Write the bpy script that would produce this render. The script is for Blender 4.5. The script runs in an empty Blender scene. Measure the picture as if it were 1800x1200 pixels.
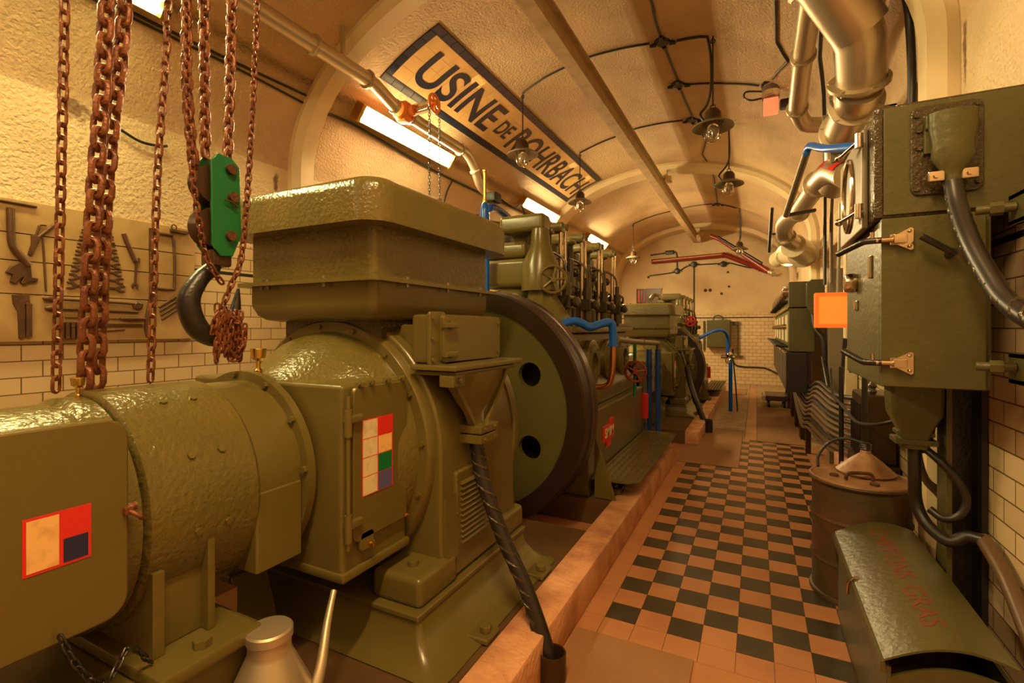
import bpy, bmesh, math, random
from mathutils import Vector, Matrix
random.seed(7)
S = bpy.context.scene
C = S.collection
# ------------------------------------------------------------ camera, world, lights, exposure
cam = bpy.data.objects.new('camera', bpy.data.cameras.new('camera'))
C.objects.link(cam); S.camera = cam
cam.location = (0, 0, 1.6)
cam.rotation_euler = (math.pi/2, 0, math.atan(430/855))
cam.data.sensor_width = 36; cam.data.lens = 17.1; cam.data.shift_y = -23/1800
cam.data.clip_start = 0.05
S.view_settings.view_transform = 'Standard'; S.view_settings.look = 'None'
S.view_settings.gamma = 1; S.view_settings.use_curve_mapping = False
S.view_settings.exposure = 1.0
W = bpy.data.worlds.new('world'); S.world = W; W.use_nodes = True
W.node_tree.nodes['Background'].inputs[0].default_value = (1.0, .52, .2, 1)
W.node_tree.nodes['Background'].inputs[1].default_value = .22
LIGHTS = [  # battens of the room plus added near-end lights: location, rotation, size, power, colour
    ('AREA', (-3.47, 4.45, 3.66), (0, -.75, 0), (.12, 1.5), 62, (1, .74, .36)),
    ('AREA', (-3.47, 8.25, 3.66), (0, -.75, 0), (.12, 1.5), 52, (1, .74, .36)),
    ('AREA', (-3.47, 11.75, 3.66), (0, -.75, 0), (.12, 1.5), 120, (1, .74, .36)),
    ('AREA', (-3.47, 1.1, 3.66), (0, -.75, 0), (.12, 1.5), 34, (.95, .80, .32)),
    ('AREA', (-3.47, -2.0, 3.66), (0, -.75, 0), (.12, 1.5), 14, (1, .70, .34)),  # added fill light behind the camera, no fixture built for it
    ('AREA', (-.4, .25, 4.26), (0, .0, 0), (.14, 1.4), 52, (1, .62, .27)),  # added overhead light, out of view, shades the sides under the cooler lid
    ('AREA', (-.4, -2.2, 4.26), (0, .0, 0), (.14, 1.4), 10, (1, .62, .27)),  # added crown fill light behind the camera
    ('AREA', (.55, 8.9, 2.72), (0, .9, 0), (.10, 1.2), 85, (1, .70, .36)),
]
for k, (ty, lo, ro, sz, pw, co) in enumerate(LIGHTS):
    ld = bpy.data.lights.new('lamp_light', ty); ld.energy = pw; ld.color = co
    ld.shape = 'RECTANGLE'; ld.size, ld.size_y = sz
    lo_ = bpy.data.objects.new('lamp_light', ld); lo_.location = lo; lo_.rotation_euler = ro
    C.objects.link(lo_)

# ------------------------------------------------------------ materials
MT = {}
def N(nt, t, **k):
    n = nt.nodes.new(t)
    for a, b in k.items():
        try: setattr(n, a, b)
        except Exception: pass
    return n
def mat(name, col, rough=.5, metal=0, bump=None, mix=None, emit=None, coat=0, alpha=None):
    m = bpy.data.materials.new(name); m.use_nodes = True; nt = m.node_tree
    b = nt.nodes['Principled BSDF']
    b.inputs['Base Color'].default_value = (*col, 1); b.inputs['Roughness'].default_value = rough
    b.inputs['Metallic'].default_value = metal
    if coat: b.inputs['Coat Weight'].default_value = coat; b.inputs['Coat Roughness'].default_value = .12
    if emit:
        b.inputs['Emission Color'].default_value = (*emit[0], 1); b.inputs['Emission Strength'].default_value = emit[1]
    if alpha: b.inputs['Transmission Weight'].default_value = alpha
    tc = N(nt, 'ShaderNodeTexCoord')
    if mix:   # (scale, second colour, low, high)
        no = N(nt, 'ShaderNodeTexNoise'); no.inputs['Scale'].default_value = mix[0]; no.inputs['Detail'].default_value = 6
        nt.links.new(tc.outputs['Object'], no.inputs['Vector'])
        r = N(nt, 'ShaderNodeMapRange'); r.inputs[1].default_value = mix[2]; r.inputs[2].default_value = mix[3]
        nt.links.new(no.outputs['Fac'], r.inputs[0])
        mx = N(nt, 'ShaderNodeMix', data_type='RGBA'); mx.inputs[6].default_value = (*col, 1); mx.inputs[7].default_value = (*mix[1], 1)
        nt.links.new(r.outputs[0], mx.inputs[0]); nt.links.new(mx.outputs[2], b.inputs['Base Color'])
    if bump:  # (scale, strength, distance)
        no2 = N(nt, 'ShaderNodeTexNoise'); no2.inputs['Scale'].default_value = bump[0]; no2.inputs['Detail'].default_value = 2
        nt.links.new(tc.outputs['Object'], no2.inputs['Vector'])
        bp = N(nt, 'ShaderNodeBump'); bp.inputs['Strength'].default_value = bump[1]; bp.inputs['Distance'].default_value = bump[2]
        nt.links.new(no2.outputs['Fac'], bp.inputs['Height']); nt.links.new(bp.outputs[0], b.inputs['Normal'])
    MT[name] = m
    return m
def wallmat(name, axis, top, stripe, tw=.2, th=.1, stains=()):
    """glazed tile dado below `top` with a dark stripe course, stippled plaster above"""
    m = bpy.data.materials.new(name); m.use_nodes = True; nt = m.node_tree; L = nt.links.new
    b = nt.nodes['Principled BSDF']
    tc = N(nt, 'ShaderNodeTexCoord'); sx = N(nt, 'ShaderNodeSeparateXYZ'); L(tc.outputs['Object'], sx.inputs[0])
    cb = N(nt, 'ShaderNodeCombineXYZ'); L(sx.outputs[axis], cb.inputs[0]); L(sx.outputs[2], cb.inputs[1])
    br = N(nt, 'ShaderNodeTexBrick'); br.offset = .5
    L(cb.outputs[0], br.inputs['Vector'])
    br.inputs['Scale'].default_value = 1; br.inputs['Brick Width'].default_value = tw; br.inputs['Row Height'].default_value = th
    br.inputs['Mortar Size'].default_value = .0035; br.inputs['Mortar Smooth'].default_value = .1
    br.inputs['Color1'].default_value = (.62, .47, .27, 1); br.inputs['Color2'].default_value = (.54, .40, .22, 1)
    br.inputs['Mortar'].default_value = (.16, .09, .04, 1)
    no = N(nt, 'ShaderNodeTexNoise'); no.inputs['Scale'].default_value = 1.3; no.inputs['Detail'].default_value = 5
    L(tc.outputs['Object'], no.inputs['Vector'])
    pc = N(nt, 'ShaderNodeMix', data_type='RGBA'); pc.inputs[6].default_value = (.62, .47, .28, 1); pc.inputs[7].default_value = (.46, .33, .18, 1)
    rr = N(nt, 'ShaderNodeMapRange'); rr.inputs[1].default_value = .45; rr.inputs[2].default_value = .8
    L(no.outputs['Fac'], rr.inputs[0]); L(rr.outputs[0], pc.inputs[0])
    def step(v, out=None):
        g = N(nt, 'ShaderNodeMath', operation='GREATER_THAN'); g.inputs[1].default_value = v; L(sx.outputs[2], g.inputs[0]); return g
    s1 = step(stripe); s2 = step(stripe + .028); sb = N(nt, 'ShaderNodeMath', operation='SUBTRACT'); L(s1.outputs[0], sb.inputs[0]); L(s2.outputs[0], sb.inputs[1])
    m1 = N(nt, 'ShaderNodeMix', data_type='RGBA'); L(sb.outputs[0], m1.inputs[0]); L(br.outputs['Color'], m1.inputs[6]); m1.inputs[7].default_value = (.02, .02, .02, 1)
    for (px, py, pz), rad, sc in stains:
        vs_ = N(nt, 'ShaderNodeVectorMath', operation='SUBTRACT'); L(tc.outputs['Object'], vs_.inputs[0]); vs_.inputs[1].default_value = (px, py, pz)
        vm_ = N(nt, 'ShaderNodeVectorMath', operation='MULTIPLY'); L(vs_.outputs[0], vm_.inputs[0]); vm_.inputs[1].default_value = sc
        ln = N(nt, 'ShaderNodeVectorMath', operation='LENGTH'); L(vm_.outputs[0], ln.inputs[0])
        n3 = N(nt, 'ShaderNodeTexNoise'); n3.inputs['Scale'].default_value = 26; L(tc.outputs['Object'], n3.inputs['Vector'])
        ad = N(nt, 'ShaderNodeMath', operation='MULTIPLY_ADD'); L(n3.outputs['Fac'], ad.inputs[0]); ad.inputs[1].default_value = rad*1.6; L(ln.outputs['Value'], ad.inputs[2])
        mr = N(nt, 'ShaderNodeMapRange'); mr.inputs[1].default_value = rad*1.25; mr.inputs[2].default_value = rad*1.9; mr.inputs[3].default_value = .85; mr.inputs[4].default_value = 0; L(ad.outputs[0], mr.inputs[0])
        mm_ = N(nt, 'ShaderNodeMix', data_type='RGBA'); L(mr.outputs[0], mm_.inputs[0]); L(pc.outputs[2], mm_.inputs[6]); mm_.inputs[7].default_value = (.12, .045, .012, 1); pc = mm_
    t = step(top)
    m2 = N(nt, 'ShaderNodeMix', data_type='RGBA'); L(t.outputs[0], m2.inputs[0]); L(m1.outputs[2], m2.inputs[6]); L(pc.outputs[2], m2.inputs[7])
    L(m2.outputs[2], b.inputs['Base Color'])
    ro = N(nt, 'ShaderNodeMapRange'); L(t.outputs[0], ro.inputs[0]); ro.inputs[3].default_value = .22; ro.inputs[4].default_value = .75; L(ro.outputs[0], b.inputs['Roughness'])
    st = N(nt, 'ShaderNodeTexNoise'); st.inputs['Scale'].default_value = 45; st.inputs['Detail'].default_value = 1; L(tc.outputs['Object'], st.inputs['Vector'])
    inv = N(nt, 'ShaderNodeMath', operation='MULTIPLY'); inv.inputs[1].default_value = -.35; L(br.outputs['Fac'], inv.inputs[0])
    hm = N(nt, 'ShaderNodeMix'); L(t.outputs[0], hm.inputs[0]); L(inv.outputs[0], hm.inputs[2]); L(st.outputs['Fac'], hm.inputs[3])
    bp = N(nt, 'ShaderNodeBump'); bp.inputs['Strength'].default_value = .6; bp.inputs['Distance'].default_value = .02
    L(hm.outputs[0], bp.inputs['Height']); L(bp.outputs[0], b.inputs['Normal'])
    MT[name] = m
    return m
G = mat('green_paint', (.133, .099, .022), .22, 0, (52, .42, .012), (2.5, (.105, .088, .022), .4, .7))
GS = mat('green_paint_smooth', (.122, .094, .022), .26, 0, (25, .10, .008))
GF = mat('green_cabinet_paint', (.082, .072, .019), .36, 0, (40, .22, .01), (2, (.066, .060, .015), .4, .7))
RIM = mat('dark_rim_iron', (.024, .011, .005), .42, 0, (40, .1, .01))
BEAM = mat('beam_paint', (.46, .33, .17), .6, 0, (30, .3, .01), (6, (.34, .23, .11), .45, .75))
PLP = mat('brown_plinth_paint', (.115, .062, .022), .4, 0, (20, .2, .01), (3, (.075, .04, .015), .4, .7))
GRK = mat('oily_green_paint', (.05, .036, .012), .16, 0, (70, .5, .012))
FG = mat('flywheel_green', (.10, .098, .024), .35, 0, (25, .1, .01))
BLK = mat('black_iron', (.016, .012, .010), .35, 0, (60, .2, .01))
DKB = mat('dark_brown_iron', (.055, .028, .012), .32, .3, (30, .15, .01))
CBL = mat('black_cable', (.018, .013, .010), .38)
BCB = mat('brown_cable', (.10, .055, .022), .40)
RUST = mat('rusted_steel', (.19, .060, .017), .42, .25, (90, .4, .01), (14, (.12, .035, .012), .4, .65))
DRUST = mat('dark_rusted_steel', (.12, .05, .02), .45, .3, (80, .4, .01), (12, (.06, .028, .012), .4, .65))
TOOL = mat('tool_steel', (.13, .06, .025), .5, .4, (50, .3, .008), (9, (.06, .03, .014), .4, .7))
CHR = mat('polished_steel', (.62, .50, .38), .16, 1)
ALU = mat('aluminium_pipe', (.60, .50, .37), .38, .9, (12, .05, .01))
FL = mat('flange_steel', (.50, .42, .28), .42, .7)
BRS = mat('brass', (.62, .40, .10), .25, 1)
COP = mat('copper', (.60, .25, .09), .28, 1)
BLUE = mat('blue_paint', (.006, .11, .55), .25)
DBLUE = mat('dark_blue_paint', (.006, .05, .24), .3)
PGN = mat('hoist_green', (.005, .12, .03), .35, 0, (20, .1, .01))
RED = mat('red_paint', (.62, .022, .015), .4)
DRED = mat('dark_red_paint', (.20, .014, .008), .35)
NAVY = mat('navy_paint', (.012, .018, .07), .4)
VIO = mat('slate_blue_paint', (.09, .09, .26), .4)
PGR = mat('patch_green', (.0, .16, .04), .4)
CRM = mat('cream_patch', (.66, .58, .36), .5, 0, None, (30, (.5, .42, .25), .5, .8))
TAN = mat('tan_patch', (.78, .48, .18), .5, 0, None, (30, (.55, .3, .10), .5, .8))
ORG = mat('orange_paint', (.75, .20, .03), .35)
STR = mat('strut_steel', (.20, .17, .11), .4, .4)
PLA = mat('ceiling_plaster', (.56, .385, .215), .72, 0, (45, .75, .018), (1.1, (.38, .25, .13), .42, .75))
RIB = mat('rib_plaster', (.64, .50, .29), .62, 0, (20, .08, .01), (1.5, (.54, .40, .22), .45, .8))
CONC = mat('painted_concrete', (.70, .36, .18), .55, 0, (30, .4, .02), (5, (.40, .17, .08), .4, .7))
PINK = mat('pink_floor_tile', (.47, .215, .09), .36, 0, (20, .05, .01), (3, (.39, .165, .07), .4, .7))
DARK = mat('dark_floor_tile', (.038, .032, .017), .33, 0, None, (6, (.06, .048, .026), .4, .7))
GROUT = mat('grout', (.12, .06, .03), .8)
STONE = mat('small_stone_tile', (.42, .30, .16), .5, 0, (25, .2, .01), (7, (.33, .22, .11), .4, .6))
MATM = mat('rubber_mat', (.30, .15, .062), .6, 0, (60, .25, .01))
WOOD = mat('board_wood', (.42, .275, .115), .5, 0, (14, .1, .01), (5, (.31, .185, .07), .45, .75))
WBL = mat('wood_block', (.62, .33, .15), .6)
GLASS = mat('lamp_glass', (.9, .8, .6), .05, 0, alpha=.9)
TUBE = mat('lit_tube', (1, .95, .7), .4, emit=((1, .80, .42), 34))
TUBEG = mat('tube_diffuser', (1, .95, .7), .4, emit=((.95, .85, .36), 22))
REDL = mat('lit_red_glass', (.9, .3, .15), .3, emit=((1, .20, .08), .45))
ORL = mat('lit_orange_panel', (.9, .2, .03), .35, emit=((1, .085, .01), .33))
ORL2 = mat('lit_orange_core', (.95, .4, .08), .35, emit=((1, .12, .012), .34))
IVO = mat('ivory_face', (.62, .52, .32), .35)
SIGN = mat('sign_cream_tile', (.66, .40, .15), .3, 0, None, (4, (.56, .33, .12), .4, .7))
SNAV = mat('sign_navy_tile', (.012, .016, .035), .22)
DRUMM = mat('drum_paint', (.070, .048, .018), .5, 0, (30, .3, .01), (4, (.13, .055, .022), .45, .7))
ENM = mat('oily_dark_engine', (.06, .045, .018), .2, .1, (60, .3, .01))
RUSTOP = mat('drum_lid', (.36, .21, .10), .45, .2, (30, .3, .01), (6, (.22, .10, .04), .4, .7))
TEXTR = mat('faded_red_stencil', (.17, .032, .014), .5)
WL = wallmat('left_wall_surface', 1, 2.32, 2.05, stains=[((-3.99, 1.56, 3.05), .10, (1, 1, 1)), ((-3.99, 3.05, 2.95), .03, (1, 1, .3)), ((-3.99, 2.0, 2.25), .03, (1, 1, .5))])
WR = wallmat('right_wall_surface', 1, 2.25, 1.95, stains=[((.91, 3.12, 3.0), .025, (1, 1, .12))])
WB = wallmat('end_wall_surface', 0, 2.06, 1.90)

# ------------------------------------------------------------ mesh helpers
class MB:
    def __init__(s): s.bm = bmesh.new(); s.mi = 0
    def _f(s, vs):
        try:
            f = s.bm.faces.new(vs); f.material_index = s.mi; return f
        except ValueError: return None
    def box(s, x0, x1, y0, y1, z0, z1, bev=0, seg=2):
        t = bmesh.new(); r = bmesh.ops.create_cube(t, size=1)
        bmesh.ops.scale(t, vec=(x1-x0, y1-y0, z1-z0), verts=t.verts)
        if bev: bmesh.ops.bevel(t, geom=list(t.edges), offset=bev, segments=seg, profile=.5, affect='EDGES')
        bmesh.ops.translate(t, vec=((x0+x1)/2, (y0+y1)/2, (z0+z1)/2), verts=t.verts)
        s._merge(t); return s
    def _merge(s, t, M=None):
        vm = {}
        for v in t.verts: vm[v] = s.bm.verts.new(M @ v.co if M else v.co)
        for f in t.faces: s._f([vm[v] for v in f.verts])
        t.free()
    def ring(s, c, u, w, r, n, ph=0):
        return [s.bm.verts.new(c + u*(r*math.cos(ph+2*math.pi*k/n)) + w*(r*math.sin(ph+2*math.pi*k/n))) for k in range(n)]
    def lathe(s, prof, o, ax, n=32, ph=0, cap=True):
        """profile [(radius, height)] about axis ax from o"""
        o = Vector(o); ax = Vector(ax).normalized()
        u = ax.orthogonal().normalized(); w = ax.cross(u)
        rs = [s.ring(o + ax*h, u, w, max(r, 1e-4), n, ph) for r, h in prof]
        for a, b in zip(rs, rs[1:]):
            for k in range(n): s._f([a[k], a[(k+1) % n], b[(k+1) % n], b[k]])
        if cap: s._f(rs[0][::-1]); s._f(rs[-1])
        return s
    def cyl(s, p0, p1, r, r2=None, n=20, ph=0):
        p0 = Vector(p0); p1 = Vector(p1); d = p1-p0
        return s.lathe([(r, 0), (r if r2 is None else r2, d.length)], p0, d, n, ph)
    def tube(s, pts, r, n=10, smooth=4, closed=False, radii=None):
        P = [Vector(p) for p in pts]
        if smooth and len(P) > 2:
            Q = []; m = len(P); rng = range(m if closed else m-1)
            for i in rng:
                p1, p2 = P[i], P[(i+1) % m]
                p0 = P[(i-1) % m] if (closed or i > 0) else p1*2-p2
                p3 = P[(i+2) % m] if (closed or i+2 < m) else p2*2-p1
                for k in range(smooth):
                    t = k/smooth
                    Q.append(.5*((2*p1)+(p2-p0)*t+(2*p0-5*p1+4*p2-p3)*t*t+(3*p1-p0-3*p2+p3)*t**3))
            if not closed: Q.append(P[-1])
            P = Q
        m = len(P); prev = None; rs = []
        for i in range(m):
            a = P[i-1] if (i > 0 or closed) else P[i]; b = P[(i+1) % m] if (i < m-1 or closed) else P[i]
            d = (b-a).normalized()
            if prev is None: u = d.orthogonal().normalized()
            else:
                u = prev - d*prev.dot(d); u = u.normalized() if u.length > 1e-6 else d.orthogonal().normalized()
            prev = u; w = d.cross(u)
            rs.append(s.ring(P[i], u, w, radii[i] if radii else r, n))
        for i in range(m if closed else m-1):
            a, b = rs[i], rs[(i+1) % m]
            for k in range(n): s._f([a[k], a[(k+1) % n], b[(k+1) % n], b[k]])
        if not closed: s._f(rs[0][::-1]); s._f(rs[-1])
        return s
    def torus(s, c, ax, R, r, n=32, m=10):
        c = Vector(c); ax = Vector(ax).normalized(); u = ax.orthogonal().normalized(); w = ax.cross(u)
        return s.tube([c + u*R*math.cos(2*math.pi*k/n)+w*R*math.sin(2*math.pi*k/n) for k in range(n)], r, m, 0, True)
    def prism(s, pts, ext):
        """closed 3-D outline extruded along ext"""
        e = Vector(ext); a = [s.bm.verts.new(Vector(p)) for p in pts]; b = [s.bm.verts.new(Vector(p)+e) for p in pts]
        s._f(a[::-1]); s._f(b)
        for k in range(len(pts)): s._f([a[k], a[(k+1) % len(a)], b[(k+1) % len(a)], b[k]])
        return s
    def bolt(s, p, ax, r=.012, h=.01):
        s.cyl(p, Vector(p)+Vector(ax).normalized()*h, r, n=6); return s
    def ball(s, c, r, sc=(1, 1, 1), seg=16):
        t = bmesh.new(); bmesh.ops.create_uvsphere(t, u_segments=seg, v_segments=max(6, seg//2), radius=r)
        s._merge(t, Matrix.Translation(c) @ Matrix.Diagonal((*sc, 1))); return s
    def wheel(s, c, ax, R, r=.012, spokes=5, hub=.025):
        s.torus(c, ax, R, r, 28, 8)
        c = Vector(c); a = Vector(ax).normalized(); u = a.orthogonal().normalized(); w = a.cross(u)
        for k in range(spokes):
            t = 2*math.pi*k/spokes; s.cyl(c, c+(u*math.cos(t)+w*math.sin(t))*R, r*.8, n=8)
        s.cyl(c-a*.02, c+a*.03, hub, n=12); return s
    def build(s, name, m, parent=None, label=None, bevel=0, angle=38):
        o = OBJ(name, s.bm, m, parent, bevel, angle)
        if label: o['label'] = label
        return o
ORG0 = {}
def OBJ(name, bm, m, parent=None, bevel=0, angle=38):
    bmesh.ops.remove_doubles(bm, verts=bm.verts, dist=1e-6)
    bmesh.ops.recalc_face_normals(bm, faces=bm.faces)
    org = Vector((0, 0, 0))
    if parent is not None: org = ORG0[parent.name]
    else:
        lo = Vector((1e9,)*3); hi = -lo
        for v in bm.verts:
            for k in range(3): lo[k] = min(lo[k], v.co[k]); hi[k] = max(hi[k], v.co[k])
        org = Vector(((lo.x+hi.x)/2, (lo.y+hi.y)/2, lo.z))
    bmesh.ops.translate(bm, vec=-org, verts=bm.verts)
    me = bpy.data.meshes.new(name); bm.to_mesh(me); bm.free()
    for mm in (m if isinstance(m, (list, tuple)) else [m]): me.materials.append(mm)
    me.polygons.foreach_set('use_smooth', [True]*len(me.polygons))
    try: me.set_sharp_from_angle(angle=math.radians(angle))
    except Exception: pass
    o = bpy.data.objects.new(name, me); C.objects.link(o)
    if parent is not None: o.parent = parent; ORG0[o.name] = org
    else: o.location = org; ORG0[o.name] = org
    if len(me.polygons) < 60000:
        wn = o.modifiers.new('weighted_normal', 'WEIGHTED_NORMAL'); wn.keep_sharp = True
    if bevel:
        bv = o.modifiers.new('bevel', 'BEVEL'); bv.width = bevel; bv.segments = 2; bv.limit_method = 'ANGLE'; bv.angle_limit = math.radians(40); o.modifiers.move(1, 0) if len(o.modifiers) > 1 else None
    return o
def struct(name, mb, m, **k):
    """setting objects keep their origin at the world origin so the textures run in metres"""
    e = mb.bm; bmesh.ops.recalc_face_normals(e, faces=e.faces)
    me = bpy.data.meshes.new(name); e.to_mesh(me); e.free()
    for mm in (m if isinstance(m, (list, tuple)) else [m]): me.materials.append(mm)
    me.polygons.foreach_set('use_smooth', [True]*len(me.polygons))
    me.set_sharp_from_angle(angle=math.radians(35))
    o = bpy.data.objects.new(name, me); C.objects.link(o); o['kind'] = 'structure'; return o
def thing(name, label, cat, loc, group=None):
    o = bpy.data.objects.new(name, None); C.objects.link(o); o.location = loc
    o.empty_display_size = .1
    ORG0[o.name] = Vector(loc); return tag(o, label, cat, group)
def tag(o, label, cat, group=None):
    o['label'] = label; o['category'] = cat
    if group: o['group'] = group
    return o
def dup(r, loc, label=None, group=None, scale=None, rot=None):
    def cp(o, par):
        c = o.copy(); C.objects.link(c)
        if par: c.parent = par
        for ch in [x for x in KIDS.get(o.name, [])]: cp(ch, c)
        return c
    KIDS = {}
    for x in C.objects:
        if x.parent: KIDS.setdefault(x.parent.name, []).append(x)
    c = cp(r, None); c.location = loc
    if label: c['label'] = label
    if group: c['group'] = group
    if scale: c.scale = (scale,)*3
    if rot: c.rotation_euler = rot
    return c
def rpoly(y0, y1, z0, z1, r, n=5):
    """rounded rectangle outline in two coordinates"""
    out = []
    for cx, cy, a in ((y1-r, z1-r, 0), (y0+r, z1-r, 90), (y0+r, z0+r, 180), (y1-r, z0+r, 270)):
        for k in range(n+1):
            t = math.radians(a+90*k/n); out.append((cx+r*math.cos(t), cy+r*math.sin(t)))
    return out
def textmesh(txt, bold=.02):
    """flat glyph mesh: list of (verts, faces), width and height"""
    cu = bpy.data.curves.new('t', 'FONT'); cu.body = txt; cu.size = 1; cu.offset = bold; cu.fill_mode = 'FRONT'
    ob = bpy.data.objects.new('t', cu); C.objects.link(ob)
    dg = bpy.context.evaluated_depsgraph_get(); me = bpy.data.meshes.new_from_object(ob.evaluated_get(dg))
    bpy.data.objects.remove(ob); vs = [v.co.copy() for v in me.vertices]; fs = [list(p.vertices) for p in me.polygons]
    bpy.data.meshes.remove(me); bpy.data.curves.remove(cu)
    return vs, fs
def put_text(mb, txt, fn, lift, bold=.02, cuts=0):
    """fn maps (u in 0..1 along, v in 0..1 up, lift) to a world point"""
    vs, fs = textmesh(txt, bold)
    x0 = min(v.x for v in vs); x1 = max(v.x for v in vs); y0 = min(v.y for v in vs); y1 = max(v.y for v in vs)
    t = bmesh.new(); vv = [t.verts.new(((v.x-x0)/(x1-x0), (v.y-y0)/(y1-y0), 0)) for v in vs]
    for f in fs:
        try: t.faces.new([vv[k] for k in f])
        except ValueError: pass
    for k in range(1, cuts):
        bmesh.ops.bisect_plane(t, geom=list(t.verts)+list(t.edges)+list(t.faces), plane_co=(0, k/cuts, 0), plane_no=(0, 1, 0))
    bmesh.ops.remove_doubles(t, verts=t.verts, dist=1e-5)
    top = {}; bot = {}
    for v in t.verts:
        top[v] = mb.bm.verts.new(fn(v.co.x, v.co.y, lift)); bot[v] = mb.bm.verts.new(fn(v.co.x, v.co.y, 0))
    for f in t.faces: mb._f([top[v] for v in f.verts])
    for e in t.edges:
        if len(e.link_faces) == 1:
            a, b = e.verts; mb._f([top[a], top[b], bot[b], bot[a]])
    t.free()

# ------------------------------------------------------------ the room
CX, VA, VB, SP = -1.54, 2.45, 1.52, 3.10      # vault axis, half width, rise, springing height
YN, YE = -3.4, 15.5
XL, XR = CX-VA, CX+VA
def vz(x, off=0): return SP + (VB-off)*math.sqrt(max(0, 1-((x-CX)/(VA-off))**2))
def vp(x, y, off=0): return (x, y, vz(x, off))
def arc(a, b, n=48, cz=SP): return [(CX+a*math.cos(math.pi*k/n), cz+b*math.sin(math.pi*k/n)) for k in range(n+1)]
struct('wall_left', MB().box(XL-.15, XL, YN, YE+.15, 0, SP), WL)
struct('wall_right', MB().box(XR, XR+.15, YN, YE+.15, 0, SP), WR)
b = MB().prism([(XL-.15, YE, 0), (XR+.15, YE, 0)]+[(x, YE, z) for x, z in arc(VA+.15, VB+.15, 40)], (0, .15, 0))
struct('wall_back', b, WB)
b = MB(); ia = arc(VA, VB); oa = arc(VA+.15, VB+.15)
for k in range(len(ia)-1):
    b.prism([(ia[k][0], YN, ia[k][1]), (ia[k+1][0], YN, ia[k+1][1]), (oa[k+1][0], YN, oa[k+1][1]), (oa[k][0], YN, oa[k][1])], (0, YE+.15-YN, 0))
bmesh.ops.remove_doubles(b.bm, verts=b.bm.verts, dist=1e-4)
struct('ceiling', b, PLA)
def rib(y0, y1, d=.12):
    b = MB(); q = arc(VA-d, VB-d+.02, 48); o = arc(VA+.02, VB+.02, 48); c = .05
    def sect(i):
        (xi, zi), (xo, zo) = i; return [(xo, y0, zo), (xi*.5+xo*.5, y0, zi*.5+zo*.5), (xi, y0+c, zi), (xi, y1-c, zi), (xi*.5+xo*.5, y1, zi*.5+zo*.5), (xo, y1, zo)]
    S_ = [[(q[0][0], 0), (o[0][0], 0)]]+[[q[k], o[k]] for k in range(49)]+[[(q[48][0], 0), (o[48][0], 0)]]
    rows = [[b.bm.verts.new(p) for p in sect(s)] for s in S_]
    for r0, r1 in zip(rows, rows[1:]):
        for k in range(6): b._f([r0[k], r0[(k+1) % 6], r1[(k+1) % 6], r1[k]])
    return b
struct('trim_1', rib(3.18, 3.43), RIB)
struct('trim_2', rib(9.2, 9.7), RIB)
struct('trim_3', rib(14.9, 15.5), RIB)
# floor: screed, checkered tile field, plain border, small stone tiles further on, pale guide band
b = MB(); b.box(XL-.1, XR+.1, YN, YE+.1, -.2, -.004)
TS = .1656; X0, Y0 = -.753, 2.647
def tile(x0, x1, y0, y1, mi):
    b.mi = mi; g = .0012; z0, z1 = -.004, 0.0
    b.box(x0+g, x1-g, y0+g, y1-g, z0, z1)
for i in range(-1, 10):
    for j in range(-1, 31):
        x0 = X0+i*TS; y0 = Y0+j*TS; x1 = min(x0+TS, XR)
        plain = i < 0 or j < 0 or i >= 8
        tile(x0, x1, y0, y0+TS, 1 if plain or (i+j) % 2 else 2)
for j in range(-1, 31): tile(X0-TS*1.0-.12, X0-TS, Y0+j*TS, Y0+(j+1)*TS, 1)
yy = Y0+31*TS
n = 0
while yy < YE:
    y1 = min(yy+.11, YE)
    for x0, x1, mi in ((-1.05, -.16, 3), (-.155, .0, 1), (.005, XR, 3)):
        w = .11 if mi == 3 else .155; x = x0-(w/2 if n % 2 and mi == 3 else 0)
        while x < x1-.01:
            tile(max(x, x0), min(x+w, x1), yy, y1, mi); x += w
    yy = y1; n += 1
b.mi = 1
b.box(XL, -.874, YN, YE, -.004, -.0005)
b.box(-.874, XR, YN, Y0-TS, -.004, -.0005)
struct('floor', b, [GROUT, PINK, DARK, STONE])
# raised plinths that carry the two generating sets, with a pit for each flywheel
def plinth(name, xr, xl, y0, yp0, yp1, y1, px0, px1, h=.2):
    b = MB()
    k = xr-.19; b.box(k, xr, y0, y1, 0, h, .012); b.mi = 1
    b.box(xl, k, y0, yp0, 0, h-.004); b.box(xl, px0, yp0, yp1, 0, h-.004); b.box(xl, k, yp1, y1, 0, h-.004)
    return struct(name, b, [CONC, PLP])
plinth('trim_4', -.868, -3.1, -2.6, 3.25, 3.85, 5.95, -2.75, -1.04)
plinth('trim_5', -.70, -2.7, 7.1, 9.95, 10.5, 13.6, -2.6, -.80, .18)

# ------------------------------------------------------------ monorail beam and the lettered tile sign
t = thing('steel_beam', 'long cream painted steel monorail beam running under the crown of the vault', 'beam', (-1.6, 6, 4.13))
MB().box(-1.665, -1.535, -3.2, 15.3, 4.13, 4.15).build('lower_flange', BEAM, t)
MB().box(-1.608, -1.592, -3.2, 15.3, 4.15, 4.36).build('web', BEAM, t)
MB().box(-1.665, -1.535, -3.2, 15.3, 4.36, 4.38).build('upper_flange', BEAM, t)
for y in (2.95, 9.35, 15.2):
    q = MB().box(-1.72, -1.48, y-.06, y+.06, 4.38, 4.52 if y > 9 else 4.52); q.box(-1.50, -1.40, y-.1, y+.1, 4.32, 4.40); q.bolt((-1.42, y-.05, 4.31), (0, 0, -1)); q.bolt((-1.42, y+.05, 4.31), (0, 0, -1))
    q.build('hanger', RIB, t)
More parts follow.
